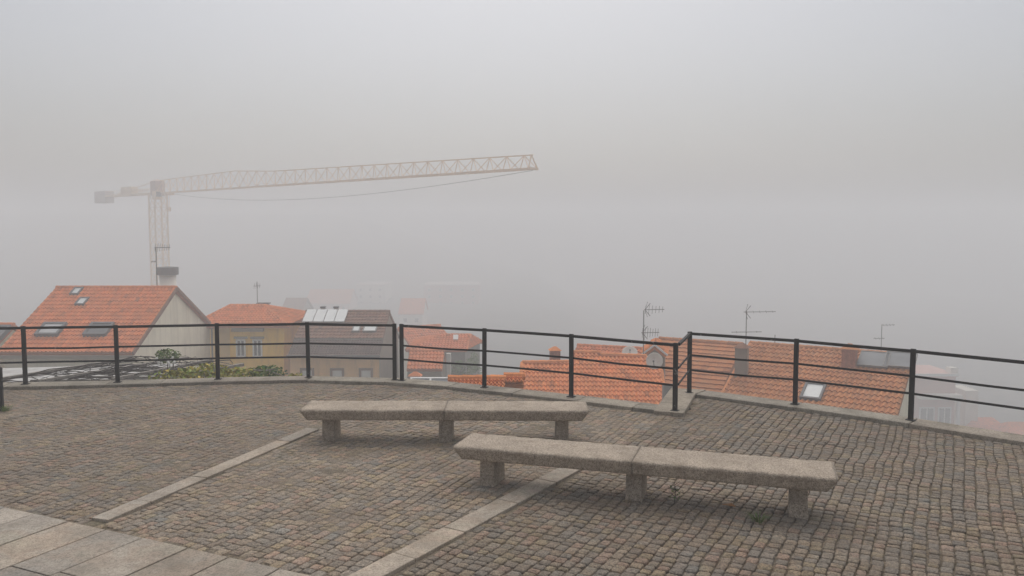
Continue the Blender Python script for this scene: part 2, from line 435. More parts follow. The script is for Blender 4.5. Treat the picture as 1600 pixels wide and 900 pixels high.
# ------------------------------------------------------------------ benches
def bench(c, yaw, L, W, label):
    root = thing('stone_bench', label, 'bench', (c[0], c[1], 0), 'stone benches on the cobbles')
    u = Vector((math.cos(yaw), math.sin(yaw), 0)); v = Vector((-math.sin(yaw), math.cos(yaw), 0)); c = Vector((c[0], c[1], 0))
    ZT, TK = .465, .145
    for sgn in (-1, 1):
        mb = MB(); mb.smooth = True
        prof = []
        w2 = W / 2; r = .016
        for (y, z, dy, dz) in ((-w2, ZT, 1, -1), (w2, ZT, -1, -1), (w2 - .03, ZT - TK, -1, 1), (-w2 + .03, ZT - TK, 1, 1)):
            pass
        corners = [(-w2 + .035, ZT - TK), (-w2, ZT - .012), (w2, ZT - .012), (w2 - .035, ZT - TK)]
        # outline: bottom front, up the front, rounded arris, top, back
        prof += [(-w2 + .03, ZT - TK), (-w2 + .022, ZT - TK + .012)]
        prof += [(-w2 + .022 * (1 - k / 6), ZT - TK + .012 + (TK - .034) * k / 6) for k in range(1, 7)]
        prof += [(-w2 + .006, ZT - .009), (-w2 + .02, ZT - .001)]
        prof += [(-w2 + .02 + (W - .04) * k / 14, ZT) for k in range(1, 14)]
        prof += [(w2 - .02, ZT - .001), (w2 - .006, ZT - .009)]
        prof += [(w2 - .022 * k / 4, ZT - .022 - (TK - .034) * k / 4) for k in range(0, 5)]
        prof += [(w2 - .03, ZT - TK)]
        m = len(prof); N = 46; vs = []; fs = []
        for i in range(N + 1):
            for (y, z) in prof:
                t = i / N
                end = L / 2 - (ZT - z) * .72 - (.012 if (z > ZT - .004) else 0)
                x = .003 + (end - .003) * t
                P = Vector((x * sgn, y, z))
                nz = mn.noise(P * 9 + Vector((sgn * 5, c.x, 0))) * .004 + mn.noise(P * 28) * .0025
                if abs(y) > w2 - .03: nz *= 1.8
                P += Vector((0, nz * (1 if y > 0 else -1), nz * .8))
                vs.append(c + u * P.x + v * P.y + Vector((0, 0, P.z)))
        for i in range(N):
            for k in range(m - 1):
                f = (i * m + k, (i + 1) * m + k, (i + 1) * m + k + 1, i * m + k + 1)
                fs.append(f if sgn > 0 else f[::-1])
            f = (i * m + m - 1, (i + 1) * m + m - 1, (i + 1) * m, i * m)
            fs.append(f if sgn > 0 else f[::-1])
        e0 = tuple(range(m)); e1 = tuple(N * m + k for k in range(m))
        fs.append(e0 if sgn > 0 else e0[::-1]); fs.append(e1[::-1] if sgn > 0 else e1)
        mb.add(vs, fs); o = mb.build('seat_slab', 'bench', root)
        o.data.polygons[-1].use_smooth = False; o.data.polygons[-2].use_smooth = False
        for k in range(2): pass
    for x in (-L / 2 + .36, 0, L / 2 - .36):
        mb = MB(); top = ZT - TK + .002
        a = c + u * x + v * .02
        hw, hd = .085, .185; b = []
        for z, k in ((-.05, 1.05), (top, .98)):
            for sx, sy in ((-1, -1), (1, -1), (1, 1), (-1, 1)):
                b.append(a + u * sx * hw * k * rnd(.97, 1.03) + v * sy * hd * k * rnd(.98, 1.02) + Vector((0, 0, z)))
        mb.hexa(b); o = mb.build('leg', 'leg', root); bevel(o, .008)
    return root
bench((1.335, 8.55), R(-17.6), 4.0, .63, 'long granite bench nearest the camera, set at an angle over the narrow stone strip')
bench((-.90, 10.95), R(-.8), 3.88, .62, 'long granite bench farther back, lying parallel to the view just below the middle railing')

# ------------------------------------------------------------------ roofs and houses
def tiled(mb, o, u, v, poly, pw, ph, hump=.085, lap=.07, var=.12, base=(1, 1, 1)):
    """clay tiles over a 2-D polygon (u along eave, v up slope) in the plane at o"""
    n = Vector(u).cross(Vector(v)).normalized()
    if n.z < 0: n = -n
    us = [p[0] for p in poly]; vv = [p[1] for p in poly]
    def inside(x, y):
        c = False; m = len(poly)
        for i in range(m):
            x1, y1 = poly[i]; x2, y2 = poly[(i + 1) % m]
            if (y1 > y) != (y2 > y) and x < (x2 - x1) * (y - y1) / (y2 - y1) + x1: c = not c
        return c
    mb.cur = (base[0] * .8, base[1] * .8, base[2] * .8)
    m = len(poly)
    mb.add([o + u * p[0] + v * p[1] - n * .04 for p in poly] + [o + u * p[0] + v * p[1] - n * .2 for p in poly],
           [tuple(range(m)), tuple(range(2 * m - 1, m - 1, -1))] + [(i, m + i, m + (i + 1) % m, (i + 1) % m) for i in range(m)])
    nc = max(1, round((max(us) - min(us)) / pw)); pw = (max(us) - min(us)) / nc
    nr = max(1, round((max(vv) - min(vv)) / ph)); ph = (max(vv) - min(vv)) / nr
    hs = (0, .25, .92, 1, .8, .15, 0); xs_ = (0, .12, .3, .45, .6, .8, 1)
    for j in range(nr):
        for i in range(nc):
            x0 = min(us) + i * pw; y0 = min(vv) + j * ph
            if not inside(x0 + pw / 2, y0 + ph / 2): continue
            g = rnd(1 - var, 1 + var); w = rnd(-.05, .05)
            if random.random() < .05: g *= .72
            mb.cur = (base[0] * g, base[1] * g * (1 + w), base[2] * g * (1 + w * 1.5))
            dy = rnd(-.012, .012); vs = []
            for (yy, lift) in ((y0 + dy, lap), (y0 + ph + .02, .004)):
                for q in range(7): vs.append(o + u * (x0 + xs_[q] * pw) + v * yy + n * (lift + hs[q] * hump))
            for q in range(7): vs.append(o + u * (x0 + xs_[q] * pw) + v * (y0 + dy) + n * (hs[q] * hump * .5 - .01))
            mb.add(vs, [(q, q + 1, 8 + q, 7 + q) for q in range(6)] + [(14 + q, 15 + q, q + 1, q) for q in range(6)])
def caps(mb, a, b, r=.14, base=(1, 1, 1), step=.45):
    a, b = Vector(a), Vector(b); L = (b - a).length; n = max(1, round(L / step))
    for i in range(n):
        g = rnd(.85, 1.12); mb.cur = tuple(k * g for k in base)
        p, q = a + (b - a) * (i / n), a + (b - a) * ((i + 1.08) / n)
        mb.tube([p, q], r, 8, r * .86)
def gable(root, rl, rr, run, slope, tile, pw, ph, base=(1, 1, 1), over=.15, front=True, cap=True, wallm=None, zbot=-24, inset=.4, tiles_back=True, hump=.085):
    """gable roof from its two ridge ends; run = plan depth of each slope. returns the front roof plane"""
    rl, rr = Vector(rl), Vector(rr); u = (rr - rl); L = u.length; u.normalize()
    d = Vector((u.y, -u.x, 0))
    if d.y > 0: d = -d
    mb = MB(); cs, sn = math.cos(slope), math.sin(slope); sl = run / cs
    for sgn in (1, -1):
        dn = (d * sgn * cs + Vector((0, 0, -sn))); up = -dn
        o = rl + dn * sl
        if sgn == 1: pf = Pl(o, u, up)
        if sgn == 1 or tiles_back: tiled(mb, o, u, up, [(0, 0), (L, 0), (L, sl), (0, sl)], pw, ph, base=base, hump=hump)
    if cap: caps(mb, rl + Vector((0, 0, .03)), rr + Vector((0, 0, .04)), .15, base)
    mb.build('roof', tile, root)
    if wallm:
        mb = MB(); a, b = rl + u * over, rr - u * over; k = run - inset
        drop = Vector((0, 0, -.28)); low = Vector((0, 0, -sn / cs * k))
        prof = lambda p: [Vector(((p + d * k).x, (p + d * k).y, zbot)), p + d * k + low + drop, p + drop, p - d * k + low + drop, Vector(((p - d * k).x, (p - d * k).y, zbot))]
        A, B = prof(a), prof(b)
        mb.add(A + B, [(0, 1, 2, 3, 4), (9, 8, 7, 6, 5)] + [(i, i + 5, (i + 1) % 5 + 5, (i + 1) % 5) for i in range(5)])
        mb.build('wall', wallm, root)
    return pf, u, d
def pane_on(root, pl, x0, y0, x1, y1, name='window', fm='white', gm='glass', proud=.07, bar=.1, mull=0, size=None, cross=0, sub='pane', rise=0):
    """frame and pane on a plane, its extent read at two opposite corners"""
    c = pl.hit((x0 + x1) / 2, (y0 + y1) / 2)
    n = pl.n if pl.n.dot(Vector((0, 0, CH)) - c) > 0 else -pl.n
    if size: w, h = size
    else:
        a, b = pl.hit(x0, (y0 + y1) / 2), pl.hit(x1, (y0 + y1) / 2); w = abs((b - a).dot(pl.u))
        a, b = pl.hit((x0 + x1) / 2, y0), pl.hit((x0 + x1) / 2, y1); h = abs((b - a).dot(pl.v))
    mb = MB(); u, v = pl.u, pl.v
    th = .16 + rise; cc = c + n * (proud + rise / 2)
    for s in (-1, 1):
        mb.obox(cc + u * s * (w - bar) / 2, u, v, n, bar, h, th)
        mb.obox(cc + v * s * (h - bar) / 2, u, v, n, w - 2 * bar + .004, bar, th - .006)
    for k in range(mull): mb.obox(cc + u * w * ((k + 1) / (mull + 1) - .5), u, v, n, bar * .8, h - 2 * bar, th - .02)
    for k in range(cross): mb.obox(cc + v * h * ((k + 1) / (cross + 1) - .5), u, v, n, w - 2 * bar, bar * .7, th - .024)
    f = mb.build(name, fm, root)
    mb = MB(); mb.obox(c + n * (proud + rise + .012), u, v, n, w - 2 * bar, h - 2 * bar, .02)
    mb.build(sub, gm, f)
    return f
def chimney(root, base, w, d, h, wm, yaw=0, roofed=False, capm='tar'):
    mb = MB(); base = Vector(base); mb.box(base + Vector((0, 0, h / 2 - .5)), w, d, h + 1, yaw)
    o = mb.build('chimney', wm, root)
    mb = MB()
    if roofed:
        u = Vector((math.cos(yaw), math.sin(yaw), 0)); v = Vector((-u.y, u.x, 0)); t = base + Vector((0, 0, h)); a = w * .65; b = d * .65; e = w * .4
        mb.add([t - u * a - v * b, t + u * a - v * b, t + u * a + v * b, t - u * a + v * b, t - u * a * .2 + Vector((0, 0, e)), t + u * a * .2 + Vector((0, 0, e))],
               [(3, 2, 1, 0), (0, 1, 5, 4), (2, 3, 4, 5), (1, 2, 5), (3, 0, 4)])
    else: mb.box(base + Vector((0, 0, h + .05)), w * 1.2, d * 1.2, .1, yaw)
    mb.build('chimney_cap', capm, o)
def P3(px, py, Y): return at(px, py, Y)
def base_of(x, y): return Vector((x, y, terrain_z(x, y)))

# --- big orange roof on the left, beige gable wall
S = 1.6          # the town beyond the railing lies this much farther out than first paced
ZB = -24
YA = 36.0 * S
a, b = P3(88, 450, YA), P3(276, 452, YA); b.z = a.z
H1 = thing('house', 'long orange tiled roof with four skylights above a tall beige gable wall', 'house', base_of(-26, YA))
run = .121 * YA
pf, u, d = gable(H1, a, b, run, R(27.3), 'tile_orange', .25, .45, over=.2, wallm='beige', zbot=ZB)
for q, sz in (((110, 451, 131, 463), (.62, .9)), ((117, 466, 141, 480), (.66, .9))):
    pane_on(H1, pf, *q, name='skylight', fm='frame_grey', gm='sky_sheen_panel', bar=.09, size=sz, rise=.06)
for q, gm in (((56, 507, 106, 529), 'sky_sheen_glass'), ((131, 507, 180, 529), 'skyglass')):
    pane_on(H1, pf, *q, name='skylight', fm='frame_grey', gm=gm, bar=.15, size=(1.5, 1.4), rise=.16)
mb = MB(); ev = pf.o + Vector((0, 0, -.26)) + d * .08
mb.bar(ev - u * .2, ev + u * ((b - a).length + .05), .2, .2); mb.build('gutter', 'taupe', H1)
mb = MB(); cr = b - d * (run - .3) + Vector((0, 0, -.52 * run)); mb.tube([cr - u * .06, Vector((cr.x - .06, cr.y, ZB))], .07); mb.build('downpipe', 'galv', H1)
mb = MB(); dn = (b - d * run); dn.z = b.z - run * math.tan(R(27.3))
for s in (1, -1):
    e = b + d * run * s; e.z = b.z - run * math.tan(R(27.3))
    mb.bar(b + u * .03 + Vector((0, 0, -.03)), e + u * .03 + Vector((0, 0, -.05)), .1, .24)
mb.build('bargeboard', 'tile_dark', H1)
# lower neighbour at the frame's edge
YN = 33.5 * S
a, b = P3(-230, 508, YN), P3(22, 508, YN)
b.z = a.z
HN = thing('house', 'low house at the left edge with a strip of orange roof and one dark skylight', 'house', base_of(-40, YN))
pf, u, d = gable(HN, a, b, 2.7 * S, R(27.3), 'tile_orange', .25, .45, wallm='beige', zbot=ZB)
pane_on(HN, pf, -22, 514, 11, 530, name='skylight', fm='frame_grey', gm='skyglass', bar=.15, size=(1.4, 1.3), rise=.16)

# --- ochre house with hip roof
YB = 40.0 * S
x0, x1 = P3(359, 530, YB).x, P3(443, 530, YB).x
zt = P3(400, 508, YB).z
HB = thing('house', 'ochre yellow house with two white windows and a faded hip roof', 'house', base_of((x0 + x1) / 2, YB + 3))
mb = MB(); mb.box(((x0 + x1) / 2, YB + 4, (zt + ZB) / 2), x1 - x0, 8, zt - ZB); mb.build('wall', 'yellow', HB)
xl = P3(322, 530, YB + 1.3).x
mb = MB(); mb.box(((xl + x0) / 2 - .002, YB + 4.8, (zt + ZB) / 2), x0 - xl, 7, zt - ZB - .01); tag(mb.build('wall', 'pale_yellow', HB), 'pale yellow side wall')
wp = Pl((x0, YB, zt), (1, 0, 0), (0, 0, 1))
for q in ((369, 530, 384, 558), (395, 530, 410, 558)):
    pane_on(HB, wp, *q, bar=.12, mull=1, proud=.0)
mb = MB()
for q in ((367, 526, 386, 529), (393, 526, 412, 529)):
    p = wp.hit((q[0] + q[2]) / 2, (q[1] + q[3]) / 2); mb.box(p - Vector((0, .09, 0)), 1.05, .18, .16)
mb.build('lintel', 'grey_wall', HB)
mb = MB(); p = wp.hit(388, 515); mb.box(p - Vector((0, .15, 0)), 2.5, .3, .25); mb.build('ledge', 'taupe', HB)
# hip roof
mb = MB(); oh = .55
ax, bx, ay, by = xl - oh, x1 + oh, YB - oh, YB + 8 + oh
za = zt + .02; pk = P3(360, 475, YB + 3.7); pk2 = P3(412, 479, YB + 3.7); pk2.z = pk.z = (pk.z + pk2.z) / 2
C = [Vector((ax, ay, za)), Vector((bx, ay, za)), Vector((bx, by, za)), Vector((ax, by, za))]
def hip_face(mb, a, b, pts, pw, ph, base):
    u = (b - a).normalized(); nn = u.cross(pts[0] - a).normalized(); v = nn.cross(u)
    tiled(mb, a, u, v, [(0, 0), ((b - a).length, 0)] + [((p - a).dot(u), (p - a).dot(v)) for p in pts], pw, ph, base=base)
def hip(mb, C, p1, p2, pw, ph, base):
    hip_face(mb, C[0], C[1], [p2, p1], pw, ph, base); hip_face(mb, C[1], C[2], [p2], pw, ph, base)
    hip_face(mb, C[2], C[3], [p1, p2], pw, ph, base); hip_face(mb, C[3], C[0], [p1], pw, ph, base)
    for a, b in ((C[0], p1), (C[1], p2), (C[2], p2), (C[3], p1), (p1, p2)): caps(mb, a, b, .13, base)
hip(mb, C, pk, pk2, .26, .45, (.98, 1.05, 1.15)); mb.build('roof', 'tile_orange', HB)
chimney(HB, P3(412, 483, YB + 5), .85, .6, .45, 'grey_wall')

# --- brown house with two pitch roof, solar panels
YC = 42.0 * S
HC = thing('house', 'peach house with dull brown two pitch roof, pale panels and three shuttered windows', 'house', base_of(P3(540, 520, YC).x, YC))
xl, xr = P3(478, 487, YC).x, P3(609, 486, YC).x
zr = P3(560, 487, YC).z; y1 = .944 * YC; z1 = P3(597, 529, y1).z; y2 = .916 * YC; z2 = P3(591, 556, y2).z
mb = MB()
def slope_face(mb, xl, xr, ya, za, yb, zb, pw, ph, base, hump=.03):   # from upper edge (ya,za) to lower (yb,zb)
    u = Vector((1, 0, 0)) if yb < ya else Vector((-1, 0, 0)); v = Vector((0, ya - yb, za - zb)); L = v.length; v.normalize()
    o = Vector((xl if yb < ya else xr, yb, zb)); tiled(mb, o, u, v, [(0, 0), (xr - xl, 0), (xr - xl, L), (0, L)], pw, ph, base=base, hump=hump)
    return Pl(o, u, v)
pC = slope_face(mb, xl, xr, YC, zr, y1, z1, .27, .45, (1, 1, 1))
slope_face(mb, xl, xr, YC, zr, 2 * YC - y1, z1, .27, .45, (1, 1, 1))
caps(mb, (xl, YC, zr + .02), (xr, YC, zr + .02), .15)
mb.build('roof', 'tile_dark', HC)
mb = MB(); slope_face(mb, xl, xr, y1 - .02, z1 - .06, y2, z2, .22, .25, (1, 1, 1), .03); tag(mb.build('roof', 'tile_grey', HC), 'grey brown lower roof slope'); mb = MB(); slope_face(mb, xl, xr, 2 * YC - y1, z1 - .06, 2 * YC - y2, z2, .22, .25, (1, 1, 1), .03)
tag(mb.build('roof', 'tile_grey', HC), 'grey brown rear roof slope')
mb = MB(); yw = y2 + .4; zw = z2 - .08
A = [Vector((x, y, z)) for x in (xl + .05, xr - .05) for y, z in ((yw, ZB), (yw, zw), (y1, z1 - .3), (YC, zr - .3), (2 * YC - y1, z1 - .3), (2 * YC - yw, zw), (2 * YC - yw, ZB))]
mb.add(A, [tuple(range(7)), tuple(range(13, 6, -1))] + [(i, i + 7, (i + 1) % 7 + 7, (i + 1) % 7) for i in range(7)])
mb.build('wall', 'peach', HC)
mb = MB(); A = [p.copy() for p in A[7:]]; 
B_ = [p + Vector((.012, 0, 0)) for p in A]; B_ = [p for p in B_]
mb.add(B_ + [p - Vector((.02, 0, 0)) for p in B_], [tuple(range(6, -1, -1)), tuple(range(7, 14))] + [(i, i + 7, (i + 1) % 7 + 7, (i + 1) % 7) for i in range(7)])
tag(mb.build('wall', 'taupe', HC), 'dark brown clad gable side')
mb = MB(); mb.bar((xl - .1, y2 - .05, z2 - .03), (xr + .1, y2 - .05, z2 - .03), .15, .14); mb.bar((xl, y1 - .06, z1 - .03), (xr, y1 - .06, z1 - .03), .08, .1); mb.build('gutter', 'galv', HC)
wp = Pl((xl, yw, zw), (1, 0, 0), (0, 0, 1))
for q in ((469, 575, 491, 594), (516, 575, 538, 594), (561, 575, 583, 594)):
    pane_on(HC, wp, *q, fm='frame_brown', gm='blind', bar=.18, proud=.0, sub='shutter')
for q in ((551, 511, 563, 520), (568, 511, 589, 520)):
    pane_on(HC, pC, *q, name='skylight', fm='galv', gm='sky_sheen_panel', bar=.08, proud=.11)
for k in range(4):
    c = P3(484.5 + 16.4 * k, 496, .97 * YC); w = 16.2 * .97 * YC / F
    c = pC.hit(484.5 + 16.4 * k, 496.5); mb = MB(); mb.obox(c + pC.n * .2, pC.u, pC.v, pC.n, w - .03, 1.9, .08)
    mb.build('solar_panel', 'sky_sheen_panel', HC)
for px in (505, 525.5): chimney(HC, P3(px, 489, YC + .8), .35, .35, .45, 'grey_wall')

# --- clustered hip roofs, ivy wall
YD = 44.0 * S
HD = thing('house', 'old grey house with faded orange hip roofs and ivy on its side wall', 'house', base_of(P3(700, 550, YD).x, YD))
zE = P3(700, 547, YD).z
c0, c1 = P3(634, 547, YD), P3(729, 544, YD); c2, c3 = P3(754, 535, YD + 5.4), P3(652, 536, YD + 7.2)
for p in (c1, c2, c3): p.z = c0.z
mb = MB(); p1, p2 = P3(690, 523, YD + 3.5), P3(735, 521, YD + 3.5); p2.z = p1.z
hip(mb, [c0, c1, c2, c3], p1, p2, .28, .45, (.95, .95, 1.05)); mb.build('roof', 'tile_orange', HD)
def prism(mb, pts, z0, z1): 
    n = len(pts); mb.add([Vector((p.x, p.y, z0)) for p in pts] + [Vector((p.x, p.y, z1)) for p in pts],
        [tuple(range(n - 1, -1, -1)), tuple(range(n, 2 * n))] + [(i, (i + 1) % n, n + (i + 1) % n, n + i) for i in range(n)])
cc = (c0 + c1 + c2 + c3) / 4
mb = MB(); prism(mb, [cc + (p - cc) * .93 for p in (c0, c1, c2, c3)], ZB - 6, c0.z - .1); mb.build('wall', 'grey_wall', HD)
YW = 41.0 * S
rl, rr = P3(640, 549, YW), P3(694, 551, YW); rr.z = rl.z
pfw, u, d = gable(HD, rl, rr, 2.0, R(30), 'tile_orange', .27, .42, base=(1, 1, 1), wallm='taupe', zbot=ZB - 6, over=.05, inset=.1)
mb = MB(); p = P3(701, 552, 66); mb.box((p.x, p.y, p.z - 8), .36, .36, 16.0); mb.build('corner_pilaster', 'cream', HD)
chimney(HD, P3(649, 598, 61), .8, .6, .55, 'brick_red', roofed=True, capm='tile_orange')
mb = MB(); p = P3(712, 527, YD + 2.2); mb.obox(p, (1, 0, .0), (0, .8, .6), (0, -.6, .8), .45, .6, .1); mb.build('roof_hatch', 'white', HD)

def leaf_cloud(mb, c, rx, ry, rz, n, size, hue=.25, up=.3):
    for _ in range(n):
        while True:
            p = Vector((rnd(-1, 1), rnd(-1, 1), rnd(-1, 1)))
            if .25 < p.length < 1: break
        q = Vector(c) + Vector((p.x * rx, p.y * ry, p.z * rz))
        if mn.noise(q * 2.3 / max(rx, .3)) < -.22: continue
        a = Vector((rnd(-1, 1), rnd(-1, 1), rnd(-.6, .8))).normalized(); b = a.orthogonal().normalized()
        b = (b + a.cross(b) * rnd(-1, 1)).normalized(); s = size * rnd(.6, 1.3)
        g = rnd(.55, 1.5); mb.cur = (g * rnd(.7, 1.3), g, g * rnd(.6, 1.2))
        nn = a.cross(b)
        mb.add([q - a * s, q + b * s * .5 + nn * s * .12, q + a * s, q - b * s * .5 + nn * s * .12], [(0, 1, 2), (0, 2, 3)])
def bush(name, label, cat, c, r, n, size, leafm='leaf', stems=6, group=None, ground=None):
    c = Vector(c); base = Vector((c.x, c.y, ground if ground is not None else c.z - r[2]))
    t = thing(name, label, cat, base, group)
    mb = MB(); leaf_cloud(mb, c, r[0], r[1], r[2], n, size); mb.build('foliage', leafm, t)
    mb = MB()
    for _ in range(stems):
        e = c + Vector((rnd(-.6, .6) * r[0], rnd(-.6, .6) * r[1], rnd(-.3, .7) * r[2])); m = (base + e) / 2 + Vector((rnd(-.1, .1), rnd(-.1, .1), 0))
        mb.tube([base, m, e], .02 + .01 * r[2], 5, .006)
    mb.build('stem', 'bark', t)
    return t
q = P3(727, 582, 68.6)
bush('ivy', 'dark ivy climbing the side wall of the old grey house', 'ivy', q, (1.5, .5, 1.2), 1500, .11, 'leaf', ground=ZB)
q = P3(741, 563, 69.5)
bush('shrub', 'small dark shrub against the pale upper side wall of the old grey house', 'shrub', q, (.45, .4, .8), 320, .09, 'leaf', ground=ZB)

for (xa, xb, yr, YY, run_, la) in ((622, 688, 513, 92, 4.2, 'fog paled orange gable roof just behind the left part of the old grey house'),):
    a, b = P3(xa, yr, YY), P3(xb, yr + 1, YY + 3); b.z = a.z
    t = thing('house', la, 'house', base_of((a.x + b.x) / 2, YY)); gable(t, a, b, run_, R(27), 'tile_orange', .3, .45, wallm='cream', zbot=-36)

# white framed skylight box in front
q = P3(671, 598, 30); t = thing('roof_window', 'white framed rooflight just over the kerb, left of the low tile strip', 'rooflight', q - Vector((0, 0, .3)))
mb = MB(); w = 62 * 30 / F
for dx in (-w / 2, 0, w / 2): mb.obox(q + Vector((dx, .15, -.1)), (1, 0, 0), (0, .85, .5), (0, -.5, .85), .07, .75, .07)
for k in (-.36, .36): mb.obox(q + Vector((0, .15, -.1)) + Vector((0, .85, .5)) * k, (1, 0, 0), (0, .85, .5), (0, -.5, .85), w + .07, .07, .075)
mb.build('frame', 'white', t)
mb = MB(); mb.obox(q + Vector((0, .15, -.1)), (1, 0, 0), (0, .85, .5), (0, -.5, .85), w - .05, .68, .03); mb.build('pane', 'panel', t)
mb = MB(); mb.box(q + Vector((0, .5, -5.6)), w + .1, .9, 10.2); mb.build('wall', 'grey_wall', t)

# low tile strips left of the bright roof
YS_ = 26.0
a, b = P3(700, 594, YS_), P3(789, 597, YS_); b.z = a.z
HS = thing('shed', 'low shed with a narrow strip of orange tiles just behind the kerb', 'shed', base_of((a.x + b.x) / 2, YS_))
gable(HS, a, b, .9, R(24), 'tile_bright', .12, .2, wallm='grey_wall', zbot=-11, inset=.1)
a, b = P3(787, 590, 26.6), P3(818, 590, 26.6)
pfs, u, d = gable(HS, a, b, .30, R(24), 'tile_bright', .12, .2, wallm='taupe', zbot=-11, inset=.08)

# --- bright orange roof
HE = thing('house', 'nearest house below the railing with bright orange tiled roof and small tiled chimney', 'house', base_of(4, 41))
yw_ = R(-3); uE = Vector((math.cos(yw_), math.sin(yw_), 0)); dE = Vector((uE.y, -uE.x, 0)); cs, sn = math.cos(R(25)), math.sin(R(25))
oE = P3(905, 555, 27 * S); pE = Pl(oE, uE, -(dE * cs + Vector((0, 0, -sn))))
def on_roof(px, py): q = pE.hit(px, py) - oE; return (q.dot(pE.u), q.dot(pE.v))
mb = MB()
cE = [on_roof(*p) for p in ((813, 632), (1041, 641), (1034, 581), (1009, 558), (938, 556), (938, 552.5), (896, 552), (896, 567), (816, 568))]
cE[0] = (cE[-1][0], cE[1][1] - .1)
tiled(mb, oE, pE.u, pE.v, cE, .215, .375)
RP = lambda c, h=0: oE + pE.u * c[0] + pE.v * c[1] + pE.n * h
for i, j in ((8, 7), (6, 5), (4, 3)): caps(mb, RP(cE[i], .05), RP(cE[j], .05), .14)
caps(mb, RP(cE[0], .03), RP(cE[8], .03), .12); caps(mb, RP(cE[1], .03), RP(cE[2], .03), .11); caps(mb, RP(cE[2], .03), RP(cE[3], .03), .11)
mb.build('roof', 'tile_bright', HE)
mb = MB(); top = [RP(c, -.2) for c in cE]
ctr = sum(top, Vector()) / len(top)
top = [ctr + (p - ctr) * .97 - Vector((0, 0, .05)) for p in top]; m = len(top)
mb.add(top + [Vector((p.x, p.y, -24)) for p in top], [tuple(range(m)), tuple(range(2 * m - 1, m - 1, -1))] + [(i, m + i, m + (i + 1) % m, (i + 1) % m) for i in range(m)])
mb.build('wall', 'grey_wall', HE)
chimney(HE, P3(867, 561, 44.5), .52, .5, .5, 'brick_red', R(8), True, 'tile_bright')
p = P3(1046, 612, 37); mb = MB(); mb.box((p.x + .02, p.y, p.z - 9 + .35), .66, .3, 18, R(0)); tag(mb.build('wall', 'grey_wall', HE), 'grey rendered end wall')
# house just behind
YE2 = 34.0 * S
a, b = P3(902, 540.5, YE2), P3(1003, 547.5, YE2 - 1.6); b.z = a.z
HE2 = thing('house', 'paler orange roof showing just behind the ridge of the bright orange roof', 'house', base_of(a.x, YE2 + 1))
gable(HE2, a, b, 4.8, R(24), 'tile_orange', .26, .43, wallm='grey_wall', zbot=ZB, base=(.95, .95, 1.1))
p = P3(984, 552, 48)
t = thing('satellite_dish', 'pale satellite dish lying low behind the bright orange ridge', 'satellite dish', p - Vector((0, 0, .5)), 'satellite dishes on the roofs')
def dish(t, p, r, aim):
    aim = Vector(aim).normalized(); mb = MB(); mb.smooth = True
    mb.lathe(p, [(.001, 0), (r * .4, r * .03), (r * .75, r * .11), (r, r * .2), (r * 1.01, r * .19), (r * .75, r * .08), (r * .3, -.02), (.001, -.03)], 28, aim)
    mb.build('reflector', 'dish', t)
    mb = MB(); lo = p - Vector((0, 0, r * .9)) + aim * r * .1; mb.tube([lo, p + aim * r * .95 - Vector((0, 0, r * .1))], .018, 5); mb.box(p + aim * r * .95 - Vector((0, 0, r * .1)), .08, .08, .08)
    mb.build('arm', 'galv', t)
    mb = MB(); mb.tube([p - aim * .06, p - aim * .12 - Vector((0, 0, .3)), p - aim * .12 - Vector((0, 0, r * .7))], .03, 6); mb.build('mount', 'galv', t)
dish(t, p, .46, (-.1, -1, .9))
p = P3(1023, 564, 40.5)
t = thing('satellite_dish', 'round weathered satellite dish in front of the small white edged gable', 'satellite dish', p - Vector((0, 0, 1.0)), 'satellite dishes on the roofs')
dish(t, p, .42, (-.35, -1, .25))

# --- long brown roof behind the kerb corner
YF = 31.0 * S
a, b = P3(1030, 528, YF + 1.2), P3(1160, 541, YF - 1.4); b.z = a.z = (a.z + b.z) / 2
HF = thing('house', 'long streaky brown roof with a small white edged gable behind the kerb corner', 'house', base_of(a.x + 2, YF))
pF, u, d = gable(HF, a, b, 7.4, R(25), 'tile_brown', .45, .42, wallm='taupe', zbot=-24, base=(.95, .9, .85), hump=.02)
q = P3(1023, 539, 44.0); qb = q + Vector((.55, 2.6, 0))
mb = MB(); uu = (qb - q).normalized(); rt = Vector((uu.y, -uu.x, 0)); hw = .67; hh = .53
for s in (-1, 1):
    e = q + rt * s * hw - Vector((0, 0, hh)); mb_v = (q - e); L2 = mb_v.length
    if s < 0: tiled(mb, e, uu, mb_v.normalized(), [(0, 0), (2.6, 0), (2.6, L2), (0, L2)], .22, .3)
    else: tiled(mb, e + uu * 2.6, -uu, mb_v.normalized(), [(0, 0), (2.6, 0), (2.6, L2), (0, L2)], .22, .3)
dm = mb.build('dormer', 'tile_bright', HF)
mb = MB()
for s in (-1, 1): mb.bar(q - uu * .03, q - uu * .03 + rt * s * hw * 1.05 - Vector((0, 0, hh * 1.05)), .08, .09)
mb.build('bargeboard', 'white', dm)
mb = MB(); w0 = q + uu * .05
mb.add([w0 - Vector((0, 0, .1)), w0 + rt * hw * .8 - Vector((0, 0, hh * .95)), w0 + rt * hw * .8 - Vector((0, 0, 3)), w0 - rt * hw * .8 - Vector((0, 0, 3)), w0 - rt * hw * .8 - Vector((0, 0, hh * .95))] ,
       [(0, 4, 3, 2, 1)]); 
m0 = len(mb.v); mb.add([p + uu * 2.2 for p in mb.v[:5]], [(0, 1, 2, 3, 4)]); mb.f += [(i, (i + 1) % 5, 5 + (i + 1) % 5, 5 + i) for i in range(5)]
mb.build('dormer_wall', 'taupe', dm)
chimney(HF, P3(1159, 562, 43.8), .64, .64, .67, 'taupe', R(-25), True, 'tile_dark')

